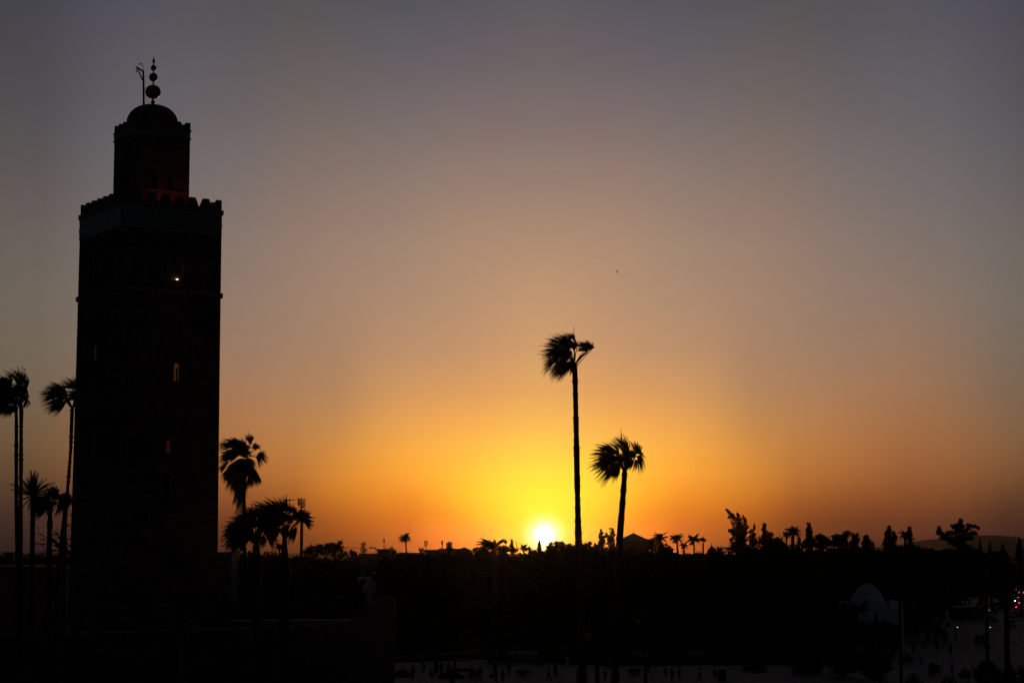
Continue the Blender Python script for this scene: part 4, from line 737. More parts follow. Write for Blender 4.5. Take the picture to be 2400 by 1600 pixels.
# the park, one dark mass of crowns between the plaza and the skyline
def grove():
    Vs, Fs, o = [], [], 0
    for _ in range(900):
        px = rng.uniform(-80, 2480); D = 300 * (1000 / 300) ** rng.uniform(0, 1)
        gy = 1292 + HCAM * F / D
        if (px > 2170 and D < 480) or (px > 2290 and D < 800): continue
        if 1930 < px < 2170 and D < 335: continue
        if 905 < px <= 1930 and D < 285 + 0 * gy: continue
        if 470 < px < 905 and D < 700: continue
        line = float(np.interp(px, [0, 900, 1100, 1150, 1240, 1252, 1275, 1290, 1400, 1440, 1560, 1580, 1690, 1720, 1820, 1850, 2060, 2400], [1303, 1299, 1294, 1285, 1292, 1295, 1295, 1280, 1282, 1286, 1286, 1289, 1289, 1276, 1275, 1277, 1280, 1281]))
        line += 3.2 * math.sin(px / 23.0) + 3.0 * math.sin(px / 61.0 + 1) + 1.5
        top = P(px, line + abs(rng.normal(0, 6)), D).z; top = max(3, top if rng.random() < .6 else min(top, rng.uniform(9, 15)))
        r = rng.uniform(2.6, 5.0); c = (P(px, 1300, D).x, D, top - r * .8)
        sz = .45 if D < 450 else .8; n = int(3.4 * 4 * r * r / (sz * sz * .6) / 1.9)
        p = blob_points(c, (r, r, r * .85), n); low = blob_points((c[0], c[1], max(1.2, top * .35)), (r * .9, r * .9, max(1.2, top * .4)), n // 2)
        V, Fc = leaf_quads(np.vstack([p, low]), sz); Vs.append(V); Fs.append(Fc + o); o += len(V)
    return np_obj('park_trees', np.vstack(Vs), np.vstack(Fs), MT['foliage'])
tag(grove(), 'dark dense mass of park tree crowns between the plaza and the skyline', 'trees', kind='stuff')
def left_grove():
    Vs, Fs, o = [], [], 0
    for px, py, D, r in [(x, 1304 + (x * 37 % 11), 420, 3.0) for x in range(-10, 175, 14)] + [(x, 1308 + (x * 29 % 9), 620, 4.0) for x in range(505, 860, 16)] + [(552, 1302, 600, 4), (642, 1297, 480, 3), (620, 1300, 470, 3), (600, 1303, 470, 3), (585, 1300, 470, 3), (700, 1302, 500, 3)]:
        c = P(px, py, D); n = int(3.2 * 4 * r * r / .2 / 1.9); c.z -= r * .7
        V, Fc = leaf_quads(np.vstack([blob_points(c, (r, r, r), n), blob_points((c.x, c.y, c.z * .5), (r * 1.2, r, c.z * .55), n)]), .5); Vs.append(V); Fs.append(Fc + o); o += len(V)
    return np_obj('thicket', np.vstack(Vs), np.vstack(Fs), MT['foliage'])
tag(left_grove(), 'dark low thicket line behind and beside the minaret', 'trees', kind='stuff')
feather_palm(655, 1283, 11, 470, 'tiny palm peeping out between the two low fan palms right of the minaret', SK, trunk=[(655, 1283, 1.5), (655, 1300, 1.8)], n=25, lw=.116)

# ------------------------------------------------------------------ buildings and masts on the skyline
def block(name, x0, x1, ytop, D, label, depth=14, m='slab', cat='building', windows=True, parapet=.5, ybot=None):
    a, c = P(x0, ytop, D), P(x1, ytop, D); base = Vector(((a.x + c.x) / 2, D, 0)); root = thing(name, base, label, cat)
    b = MB(); b.box((a.x, D, 0), (c.x, D + depth, a.z - parapet)); b.build('wall', MT[m], root, loc=base)
    b = MB(); b.box((a.x - .3, D - .3, a.z - parapet), (c.x + .3, D + depth + .3, a.z)); b.build('roof_slab', MT['cornice'], root, loc=base)
    if windows:
        w = c.x - a.x; nw = max(1, int(w / 4))
        for fl in range(max(1, int(a.z // 4.2))):
            for i in range(nw):
                if fl * 4 + 3 > a.z - 1.2: continue
                x = a.x + w * (i + .5) / nw; b = MB(); b.box((x - .6, D - .04, fl * 4 + 1.2), (x + .6, D + .02, fl * 4 + 2.8)); b.build('window', MT['dark'], root, loc=base)
    return root
block('flat_roofed_building', 842, 884, 1296, 500, 'low flat-roofed building below the tower crane')
block('flat_roofed_building', 884, 913, 1285.5, 505, 'square flat-roofed block rising above the long roofs, carrying an antenna mast', 9, parapet=.35)
block('flat_roofed_building', 930, 994, 1294.5, 505, 'long flat-roofed building behind the leaning date palm')
block('flat_roofed_building', 994, 1030, 1287, 520, 'flat-roofed building below the wide floodlight mast')
block('flat_roofed_building', 1030, 1078, 1284.5, 512, 'flat-roofed building left of the hipped roof with a round tree before it')
block('flat_roofed_building', 510, 543, 1293, 560, 'dark flat-roofed house just right of the minaret')
block('mosque_hall', -60, 150, 1326, 262, 'long low prayer hall wall left of the minaret foot', 30, 'stone2', parapet=.7)
block('roof_kiosk', 13, 31, 1293, 300, 'little roof kiosk with a flared top at the far left skyline', 3, 'stone2', windows=False, parapet=.3)
def pyramid(name, xl, xp, xr, yp, ye, D, label, ybody=None, fin=True, m='rooft'):
    pk = P(xp, yp, D); L_ = P(xl, ye, D); R_ = P(xr, ye, D); hw = (R_.x - L_.x) / 2; cx = (R_.x + L_.x) / 2; base = Vector((cx, D, 0)); root = thing(name, base, label, 'building')
    b = MB(); b.box((cx - hw * .9, D - hw * .9, 0), (cx + hw * .9, D + hw * .9, L_.z)); b.build('wall', MT['wood'], root, loc=base)
    b = MB(); z = L_.z; vs = [(cx - hw, D - hw, z), (cx + hw, D - hw, z), (cx + hw, D + hw, z), (cx - hw, D + hw, z), (pk.x, D, pk.z)]
    vs += [(v[0], v[1], v[2] - .3) for v in vs[:4]]
    b.add(vs, [(0, 1, 4), (1, 2, 4), (2, 3, 4), (3, 0, 4), (5, 6, 1, 0), (6, 7, 2, 1), (7, 8, 3, 2), (8, 5, 0, 3), (8, 7, 6, 5)]); b.build('roof', MT[m], root, loc=base)
    if fin: b = MB(); b.tube([(pk.x, D, pk.z - .2), (pk.x, D, pk.z + .35)], [.1, .04], 6); b.lathe([(.02, pk.z + .3), (.14, pk.z + .42), (.02, pk.z + .55)], (pk.x, D, 0), 8); b.build('roof_finial', MT['copper'], root, loc=base)
    return root
pyramid('pyramid_roofed_hall', 1450, 1484.5, 1519, 1248, 1265.5, 470, 'wide hall with a pyramid roof right of the bushy palm trunk')
pyramid('pavilion', 1658, 1668, 1678, 1277, 1290, 420, 'tiny pavilion with a pointed tent roof among the date palms')
pyramid('hip_roofed_house', 1068, 1088, 1110, 1281, 1291, 500, 'house with a low hipped roof left of the swept date palm', fin=False)

def mast(name, x, ytop, D, label, cat, kind_, wpx=1.0):
    t = P(x, ytop, D); base = Vector((t.x, D, 0)); root = thing(name, base, label, cat); k = pxm(D)
    b = MB()
    if kind_ == 'phone':
        b.tube([base, P(x, 1205, D)], [.3, .2], 10); b.tube([P(x, 1205, D), P(x + .3, ytop, D)], [.12, .04], 6); b.build('pole', MT['steel'], root, loc=base)
        for dx, y0, y1, w in ((-8, 1167, 1183, 2.6), (-4.8, 1167, 1184, 2.4), (-1.8, 1168, 1184, 1.8), (5, 1167.5, 1186, 1.8), (8, 1167, 1188, 1.6), (1.6, 1169, 1184, 1.4)):
            b = MB(); a = P(x + dx, y0, D + (dx % 3 - 1) * .4); c = P(x + dx, y1, D); b.box((a.x - w * k / 2, a.y - .1, c.z), (a.x + w * k / 2, a.y + .1, a.z)); b.build('antenna_panel', MT['steel'], root, loc=base)
        b = MB()
        for y in (1178, 1184, 1188): b.tube([P(x - 9, y, D), P(x + 9, y, D)], .05, 5); b.tube([P(x, y, D - .6), P(x, y, D + .6)], .05, 5)
        b.box((t.x - 4 * k, D - .3, P(x, 1189, D).z), (t.x + 6 * k, D + .3, P(x, 1186, D).z)); b.build('head_frame', MT['steel'], root, loc=base)
        b = MB(); b.tube([base + Vector((.35, 0, 0)), P(x + 3, 1210, D)], .04, 4)
        for i in range(40): z = 2 + i * .55; b.tube([(t.x + .2, D, z), (t.x + .38, D, z)], .025, 4)
        b.build('climbing_ladder', MT['steel'], root, loc=base)
    elif kind_ == 'whip':
        b.tube([base, P(x, ytop + 11, D)], [.18, .1], 6); b.build('pole', MT['steel'], root, loc=base)
        b = MB()
        for dx in (-1.4, 1.4): b.tube([P(x + dx, ytop + 1, D), P(x + dx, ytop + 10, D)], .11, 5)
        b.tube([P(x - 1.4, ytop + 10, D), P(x + 1.4, ytop + 10, D)], .08, 4); b.tube([P(x - 1.4, ytop + 1, D), P(x, ytop - .3, D), P(x + 1.4, ytop + 1, D)], .08, 4); b.build('antenna_loop', MT['steel'], root, loc=base)
        b = MB(); b.tube([P(x, ytop + 15, D), P(x + 2.6, ytop + 24, D)], .04, 4); b.build('guy_wire', MT['steel'], root, loc=base)
    elif kind_ == 'flood':
        w, h, sk = wpx; b.tube([base, P(x, ytop + h, D)], [.5, .32], 8); b.build('pole', MT['steel'], root, loc=base)
        b = MB()
        for r in range(4): b.tube([P(x - w + sk * r, ytop + h * r / 3, D), P(x + w + sk * r, ytop + h * r / 3, D)], .12, 5)
        for c in (-1, -.33, .33, 1): b.tube([P(x + c * w, ytop, D), P(x + c * w + sk * 3, ytop + h, D)], .09, 5)
        f_ = b.build('lamp_frame', MT['steel'], root, loc=base)
        for r in range(4):
            for c in range(5):
                q = P(x - w * .9 + w * 1.8 * c / 4 + sk * r, ytop + h * r / 3, D - .4); b = MB(); b.lathe([(.1, -.25), (.34, 0), (.36, .2)], (0, 0, 0), 8); b.v = [(v[0] + q.x, v[2] * -1 + q.y, v[1] + q.z) for v in b.v]; b.build('floodlight', MT['steel'], f_, loc=base)
    return root
mast('phone_mast', 707, 1163, 330, 'slim phone mast with antenna panels behind the detached palm leaf', 'mast', 'phone')
mast('antenna_mast', 900, 1261, 515, 'short antenna mast on top of the square flat-roofed block', 'mast', 'whip')
mast('antenna_mast', 813, 1289, 620, 'very short forked antenna left of the small bushy tree', 'mast', 'whip')
mast('floodlight_mast', 998, 1267, 1450, 'stadium floodlight mast with a wide square lamp frame', 'floodlight mast', 'flood', (4.2, 10, 0))
mast('floodlight_mast', 1037, 1267, 1500, 'stadium floodlight mast seen edge-on with a narrow slanted frame', 'floodlight mast', 'flood', (1.8, 7, -.5))
mast('floodlight_mast', 1185, 1268, 1600, 'pale faint floodlight mast between the swept date palm and the small pine', 'floodlight mast', 'flood', (3.4, 4, 0))
# tower crane
D = 900; cb = P(849, 1300, D); base = Vector((cb.x, D, 0)); cr = thing('tower_crane', base, 'hammerhead tower crane with a long thin jib reaching left', 'crane')
def truss(b, A, B, w, r=.09, n=10):
    A, B = Vector(A), Vector(B); d = (B - A).normalized(); s = Vector((0, 1, 0)); u = d.cross(s).normalized() * w; s = s * w
    cs = [u + s, u - s, -u - s, -u + s]
    for c in cs: b.tube([A + c * .5, B + c * .5], r, 4)
    for i in range(n):
        p, q = A.lerp(B, i / n), A.lerp(B, (i + 1) / n)
        for j in range(4): b.tube([p + cs[j] * .5, q + cs[(j + 1) % 4] * .5], r * .7, 3)
b = MB(); truss(b, base, P(849, 1283, D), 1.2, .14, 14); b.build('mast', MT['steel'], cr, loc=base)
b = MB(); truss(b, P(849, 1283, D), P(850, 1271, D), .9, .12, 5); b.build('tower_peak', MT['steel'], cr, loc=base)
b = MB(); truss(b, P(849, 1284, D), P(806, 1283, D), .7, .05, 16); b.build('jib', MT['steel'], cr, loc=base)
b = MB(); truss(b, P(849, 1284, D), P(881, 1284, D), .6, .06, 10); b.build('counter_jib', MT['steel'], cr, loc=base)
for x, w, y0, y1 in ((870.5, 2.3, 1281, 1284), (878.5, 2.4, 1282, 1286.5)):
    a, c = P(x - w, y0, D), P(x + w, y1, D); b = MB(); b.box((a.x, D - .8, c.z), (c.x, D + .8, a.z)); b.build('counterweight', MT['slab'], cr, loc=base)
b = MB(); b.tube([P(850, 1271, D), P(812, 1283, D)], .04, 3); b.tube([P(850, 1271, D), P(876, 1283, D)], .04, 3); b.build('tie_bars', MT['steel'], cr, loc=base)
D = 950; q = P(853, 1300, D); base = Vector((q.x, D, 0)); cr = thing('luffing_crane', base, 'smaller crane with a steep jib tight beside the hammerhead crane', 'crane')
b = MB(); truss(b, base, P(852.5, 1276, D), 1.0, .14, 12); b.build('mast', MT['steel'], cr, loc=base)
b = MB(); truss(b, P(852.5, 1277, D), P(855.5, 1270, D), .9, .14, 4); b.build('jib', MT['steel'], cr, loc=base)
D = 960; q = P(857.5, 1300, D); base = Vector((q.x, D, 0)); cr = thing('construction_hoist', base, 'stub of a third crane just right of the steep jib', 'crane')
b = MB(); truss(b, base, P(857.5, 1287, D), .9, .12, 10); b.build('mast', MT['steel'], cr, loc=base)
b = MB(); b.tube([P(854, 1289, D), P(859, 1288, D)], .35, 5); b.build('arm', MT['steel'], cr, loc=base)

# ------------------------------------------------------------------ birds
def bird(px, py, D, span, roll, label, grp='birds in flight'):
    c = P(px, py, D); b = MB()
    b.tube([(0, -.11, 0), (0, -.05, .01), (0, .05, .01), (0, .13, 0)], [.01, .03, .032, .006], 8)
    o = thing('bird', c, label, 'bird', grp); bd = b.build('body', MT['hair'], o); 
    for s in (-1, 1):
        b = MB(); h = span / 2
        top = [(0, -.04, .01), (s * h * .45, -.07, h * .28), (s * h, .03, h * .12), (s * h * .5, .02, h * .24), (0, .05, .01)]
        b.prism([Vector(v) for v in top], (0, 0, -.004), (0, 0, .004)); b.build('wing', MT['hair'], o)
    b = MB(); b.prism([Vector((-.012, .11, 0)), Vector((.012, .11, 0)), Vector((.035, .2, 0)), Vector((-.035, .2, 0))], (0, 0, -.003), (0, 0, .003)); b.build('tail', MT['hair'], o)
    o.rotation_euler = roll; return o
bird(1446, 636.5, 120, .34, (.2, R(80), .3), 'tiny dark bird banking high in the sky above the bushy palm')
bird(1252.5, 1189, 300, .34, (.2, R(80), .2), 'faint speck of a bird just above the sun')
bird(1631.5, 1089, 300, .34, (.2, R(85), .2), 'faint speck of a bird in the orange sky at the right')
bird(226, 532, 175, .75, (0, R(8), .4), 'dark bird in front of the left tiled frieze of the minaret, the upper of two')
bird(214, 539, 172, .75, (0, R(-6), .2), 'dark bird in front of the left tiled frieze of the minaret, the lower of two')

# ------------------------------------------------------------------ foreground walls
D = 190; out = [(-80, 1497), (310, 1487), (400, 1484), (520, 1480), (620, 1477), (720, 1471), (815, 1466), (822, 1455), (836, 1447), (848, 1443), (858, 1434), (866, 1420), (876, 1409), (890, 1403), (908, 1402), (918, 1406), (925, 1413)]
top = [P(x, y, D) for x, y in out]; base = Vector((P(500, 1480, D).x, D, 0)); wr = thing('esplanade_wall', base, 'long pink perimeter wall with a raised curved end pier, below the minaret', 'wall')
b = MB(); poly = [Vector((p.x, D, p.z)) for p in top] + [Vector((top[-1].x, D, 0)), Vector((top[0].x, D, 0))]
b.prism(poly, (0, 0, 0), (0, 1.2, 0)); b.build('wall', MT['stone2'], wr, loc=base)
b = MB(); cp = [Vector((p.x, D + .6, p.z)) for p in top[:7]]
for A, B in zip(cp, cp[1:]):
    n = Vector((0, 0, 1)); b.prism([A + Vector((0, -.8, .004)), B + Vector((0, -.8, .004)), B + Vector((0, -.8, .36)), A + Vector((0, -.8, .36))], (0, 0, 0), (0, 1.6, 0))
b.build('coping', MT['cornice'], wr, loc=base)
b = MB(); cp = [Vector((p.x, D, p.z)) for p in top[12:]]
for A, B in zip(cp, cp[1:]): b.prism([A + Vector((0, -.15, .004)), B + Vector((0, -.15, .004)), B + Vector((0, -.15, .2)), A + Vector((0, -.15, .2))], (0, 0, 0), (0, 1.5, 0))
b.build('pier_coping', MT['cornice'], wr, loc=base)
block('terrace_wall', 545, 822, 1453, 206, 'lower terrace wall showing just above the perimeter wall coping', 3, 'stone2', 'wall', False, .3)
# pale house with pointed gable among the trees
D = 380; a = P(848, 1385, D); base = Vector((a.x, D, 0)); ph = thing('white_house', base, 'pale plastered house with a pointed corner half hidden by trees above the wall pier', 'building')
b = MB(); poly = [P(x, y, D) for x, y in ((838, 1352), (868, 1352), (874, 1342), (877, 1340), (881, 1352), (883, 1415), (838, 1415))]; b.prism(poly, (0, 0, 0), (0, 6, 0)); b.build('wall', MT['white'], ph, loc=base)
b = MB(); c = P(866, 1393, D); b.box((P(838, 1393, D).x, D - .15, c.z), (P(883, 1393, D).x, D - .003, c.z + .2)); b.build('string_course', MT['cornice'], ph, loc=base)
b = MB(); c0_, c1_ = P(838, 1415, D), P(890, 1415, D); b.box((c0_.x, D + .3, 0), (c1_.x, D + 5.5, c0_.z)); b.build('base_wall', MT['stone2'], ph, loc=base)
tree('broadleaf_tree', [(838, 1372, 14, 14), (830, 1388, 20, 16), (845, 1395, 12, 10), (820, 1405, 20, 16), (852, 1362, 7, 6), (840, 1412, 18, 14)], 360, 'dark leafy tree covering the left part of the pale house', 'tree', None, leaf=.25, dens=2.4)
tree('broadleaf_tree', [(905, 1372, 20, 20), (892, 1390, 14, 18), (915, 1395, 24, 18), (900, 1350, 14, 14)], 372, 'dark leafy tree right of the pale house', 'tree', None, leaf=.26, dens=2.4)
# low house with pinkish gable seen between the palms
block('low_house', 525, 600, 1332, 640, 'low pinkish house seen between the palm trunks right of the minaret', 10, 'stone2')
# kerb wall along the plaza edge
b = MB(); pts = [G(x, y) for x, y in ((905, 1549), (1000, 1542), (1060, 1537), (1125, 1531))]; strip(b, pts, .8, .55); kw = b.build('low_wall', MT['slab']); tag(kw, 'low pale edging wall along the far side of the plaza, behind the crowd', 'low wall')

# ------------------------------------------------------------------ white domed tomb
D = 300; xc = P(2045, 1410, D).x; k = pxm(D); A0 = P(1990, 1409, D); A1 = P(2117, 1409, D); base = Vector(((A0.x + A1.x) / 2, D, 0)); q = thing('domed_tomb', base, 'small whitewashed tomb with a pointed dome and slotted parapet', 'building')
zpp = A0.z; zs = P(2045, 1427, D).z; b = MB(); b.box((A0.x, D, 0), (A1.x, D + 9, zs)); b.build('wall', MT['white'], q, loc=base)
b = MB(); b.box((A0.x - .15, D - .15, zs), (A1.x + .15, D + 9.15, zs + .2)); b.build('string_course', MT['white'], q, loc=base)
b = MB(); x = A0.x; z0 = zs + .2
while x < A1.x - .2:
    b.box((x, D, z0), (min(x + .45, A1.x), D + .4, zpp)); x += .78
b.box((A0.x, D + .003, z0), (A1.x, D + .397, z0 + .12)); b.box((A0.x, D + .003, zpp - .16), (A1.x, D + .397, zpp - .002))
b.box((A1.x - .4, D + .42, z0), (A1.x, D + 9, zpp)); b.box((A0.x, D + .42, z0), (A0.x + .4, D + 9, zpp)); b.build('slotted_parapet', MT['white'], q, loc=base)
cx = P(2043, 1400, D).x; dz = P(2043, 1409, D).z - .9; r = 41 * k; hgt = P(2041, 1367, D).z - dz
prof = [(r, dz - .6), (r, dz)] + [(r * (1 - t ** 1.9) ** .62 * (1 - .0 * t), dz + hgt * t) for t in (.12, .25, .37, .49, .6, .7, .79, .87, .94)] + [(.03, dz + hgt)]
b = MB(); b.lathe(prof, (cx, D + 3.6, 0), 48); b.build('dome', MT['white'], q, loc=base, smooth=True)
for i, (x, y, rx, ry) in enumerate(((2022, 1460, 12, 16), (2040, 1468, 11, 14), (2055, 1455, 6, 14), (2075, 1462, 14, 12), (2095, 1468, 14, 14))):
    pass
tree('shrub', [(2022, 1468, 14, 18), (2020, 1490, 18, 24)], 285, 'rounded shrub before the left part of the domed tomb', 'shrub', 'shrubs before the domed tomb', leaf=.14, dens=2.6, trunk_r=.1)
tree('shrub', [(2040, 1472, 13, 16), (2040, 1495, 18, 24)], 286, 'second rounded shrub from the left before the domed tomb', 'shrub', 'shrubs before the domed tomb', leaf=.14, dens=2.6, trunk_r=.1)
tree('cypress_tree', conifer_blobs(2053, 1436, 1500, 9, 8), 283, 'small pointed conifer before the middle of the domed tomb', 'tree', 'shrubs before the domed tomb', leaf=.12, m='conifer', dens=2.6, trunk_r=.1)
tree('shrub', [(2072, 1470, 15, 16), (2078, 1492, 20, 24)], 284, 'broad shrub before the right part of the domed tomb', 'shrub', 'shrubs before the domed tomb', leaf=.14, dens=2.6, trunk_r=.1)
tree('shrub', [(2096, 1478, 12, 18), (2094, 1500, 16, 24)], 282, 'shrub beside the lamp post before the domed tomb', 'shrub', 'shrubs before the domed tomb', leaf=.14, dens=2.6, trunk_r=.1)
feather_palm(2012, 1425, 26, 280, 'dark palm overlapping the left side of the domed tomb', 'shrubs before the domed tomb', trunk=[(2010, 1428, 3), (2006, 1480, 3.5)], n=30, up=60, wind=.05, lw=.05)
tree('broadleaf_tree', [(1985, 1432, 16, 18), (1975, 1455, 20, 22), (1995, 1462, 14, 18), (1960, 1480, 22, 22), (1990, 1485, 20, 20)], 288, 'dark leafy tree hiding the left end of the domed tomb', 'tree', 'dark trees on the plaza edge', leaf=.2, dens=2.0)
for i, (x, y, D_, s, lb) in enumerate(((1975, 1510, 240, 60, 'dark spreading tree at the lower edge below the domed tomb'), (2050, 1530, 235, 52, 'dark tree at the lower edge below the white tomb wall'), (1890, 1530, 245, 50, 'dark tree at the lower edge left of the domed tomb'), (1770, 1560, 250, 34, 'low dark tree at the lower edge in the middle of the plaza'))):
    tree('broadleaf_tree', [(x, y, s * .55, s * .4), (x - s * .4, y + s * .3, s * .45, s * .4), (x + s * .35, y + s * .35, s * .45, s * .4), (x, y + s * .75, s * .7, s * .4)], D_, lb, 'tree', 'dark trees on the plaza edge', leaf=.2, dens=2.0)
tree('shrub', [(2312, 1560, 16, 14), (2300, 1580, 20, 18), (2330, 1575, 16, 16), (2340, 1600, 14, 14), (2310, 1610, 26, 16)], 205, 'dark bush under the triangular road sign', 'shrub', 'dark trees on the plaza edge', leaf=.1, dens=2.6, trunk_r=.06)
tree('shrub', [(2365, 1575, 12, 20), (2372, 1600, 16, 20)], 200, 'dark bush at the foot of the thick palm trunk by the road', 'shrub', 'dark trees on the plaza edge', leaf=.1, dens=2.4, trunk_r=.06)
tree('shrub', [(2395, 1580, 10, 16), (2402, 1600, 12, 20)], 195, 'dark bush cut by the lower right corner of the view', 'shrub', 'dark trees on the plaza edge', leaf=.1, dens=2.4, trunk_r=.06)
feather_palm(2359, 1415, 30, 205, 'dark palm with a thick trunk beside the traffic at the right edge', 'dark trees on the plaza edge', trunk=[(2359, 1418, 5), (2360, 1500, 6), (2362, 1640, 7)], n=36, wind=-.1, lw=.05)
tree('broadleaf_tree', [(2185, 1352, 24, 14), (2210, 1345, 20, 12), (2240, 1350, 24, 14), (2165, 1362, 18, 12), (2225, 1362, 30, 10)], 420, 'dark spreading tree above the waiting coach', 'tree', None, leaf=.3, dens=2.4)
for x, y, r_, D_, lb in ((2140, 1592, 20, 205, 'loose dark shrub at the lower edge left of the road bushes'), (2190, 1562, 15, 222, 'loose dark shrub among the people at the lower right'), (2222, 1598, 20, 200, 'wide dark shrub at the lower edge before the road'), (2262, 1575, 13, 212, 'dark shrub between the people and the bush under the road sign'), (2125, 1540, 13, 240, 'small dark shrub right of the tomb lamp post'), (2205, 1478, 15, 330, 'dark shrub beside the coach')):
    D_ = HCAM * F / (y + 1.15 * r_ - 1292)
    tree('shrub', [(x, y, r_ * .8, r_ * .7), (x - r_ * .6, y + r_ * .5, r_ * .6, r_ * .6), (x + r_ * .6, y + r_ * .5, r_ * .6, r_ * .6)], D_, lb, 'shrub', 'dark shrubs on the plaza', leaf=.12, dens=1.0, trunk_r=.05)
hedge = MB()
V, Fc = leaf_quads(np.vstack([blob_points(G(x, 1556) + Vector((0, 0, .6)), (1.4, .8, .7), 420) for x in range(1150, 1900, 20)]), .12)
tag(np_obj('hedge', V, Fc, MT['foliage']), 'low clipped hedge along the back of the plaza, behind the people', 'hedge')
# pale railings behind the hedge
def railing(x0, x1, y, label):
    a, c = G(x0, y), G(x1, y); root = thing('railing', (a + c) / 2, label, 'railing', 'pale railings at the back of the plaza'); base = root.location.copy(); n = int((c - a).length / .22)
    b = MB()
    for i in range(n): p = a.lerp(c, i / n); b.box((p.x - .035, p.y - .03, .12), (p.x + .035, p.y + .03, 1.25))
    b.build('bars', MT['white'], root, loc=base)
    b = MB(); b.box((a.x, a.y - .05, 1.25), (c.x, a.y + .05, 1.35)); b.box((a.x, a.y - .05, .02), (c.x, a.y + .05, .12)); b.build('rails', MT['white'], root, loc=base)
railing(1482, 1522, 1549, 'short pale barred railing right of the second street lantern'); railing(1190, 1262, 1548, 'pale barred railing behind the people in the middle of the plaza'); railing(1618, 1650, 1548, 'pale barred railing at the back of the plaza, right of centre')

# ------------------------------------------------------------------ street lanterns
GL = 'street lanterns round the plaza'
def lantern(lx, lytop, lybot, lw, postx, D, label):
    k = pxm(D); c = P(lx, lytop, D); pz = P(postx, lytop - 2.0 * (lybot - lytop), D); base = Vector((pz.x, D, 0)); root = thing('street_lantern', base, label, 'street lamp', GL)
    ph = (c.z + 2.2 * (lybot - lytop) * k)
    b = MB(); b.lathe([(.34, 0), (.34, .5), (.24, .7), (.2, 1.2), (.15, 1.4), (.13, ph * .6), (.10, ph), (.15, ph + .1), (.03, ph + .35)], base, 14); b.build('post', MT['black'], root, loc=base)
    cap = c.z + 1.35 * lw * k
    b = MB(); n = 8; pts = []
    for i in range(n + 1): t = i / n; pts.append(Vector((base.x + (c.x - base.x) * t, D, ph - .1 + .35 * math.sin(t * math.pi) - (ph - .1 - cap - .12) * t ** 2)))
    b.tube(pts, .05, 6); b.tube([base + Vector((0, 0, ph - 1.1)), Vector((base.x + (c.x - base.x) * .5, D, ph + .05))], .035, 5); b.build('arm', MT['black'], root, loc=base)
    w = lw * k
    b = MB(); b.lathe([(w * 1.12, c.z), (w * 1.15, c.z + w * .12), (w * .95, c.z + w * .2), (w * .95, c.z + w * .75), (w * .8, c.z + w * .85), (w * .5, c.z + w * 1.15), (w * .15, cap), (.03, cap + .15)], (c.x, D, 0), 16); b.build('lantern_cap', MT['black'], root, loc=base)
    zb = P(lx, lybot, D).z; h = c.z - zb
    b = MB(); b.lathe([(w * .12, zb), (w * .5, zb + h * .18), (w * .8, zb + h * .5), (w * .96, zb + h * .8), (w, c.z - .004)], (c.x, D, 0), 18); b.build('glass', MT['lampglass'], root, loc=base, smooth=True)
lantern(1379, 1482, 1501, 10.2, 1399.5, 112, 'nearest street lantern, its bright rosy bell left of the post')
lantern(1495, 1449, 1464, 8.6, 1512, 140, 'street lantern with a rosy bell over the pale railing, right of the nearest')
lantern(432, 1495, 1511, 10.5, 418, 112, 'street lantern with a dim rosy bell in front of the perimeter wall at the left')
lantern(2141, 1412, 1424, 7.0, 2108, 165, 'street lantern with a rosy bell right of the domed tomb')
lantern(2291, 1440, 1456, 10.0, 2311, 118, 'street lantern with a rosy bell before the road traffic')
lantern(2084, 1545, 1551, 4.5, 2060, 180, 'small low lantern in the dark trees below the domed tomb')
# road sign
D = 262; c = P(2312, 1512, D); base = Vector((c.x, D, 0)); rs = thing('triangular_road_sign', base, 'triangular road sign on a pole seen from behind, at the road edge', 'road sign')
b = MB(); b.tube([base, Vector((c.x, D, P(2312, 1500, D).z + .05))], .05, 8); b.build('pole', MT['steel'], rs, loc=base)
b = MB(); b.prism([P(2301, 1517, D), P(2324, 1517, D), P(2312.5, 1499, D)], (0, -.09, 0), (0, -.06, 0)); b.build('sign_plate', MT['steel'], rs, loc=base)

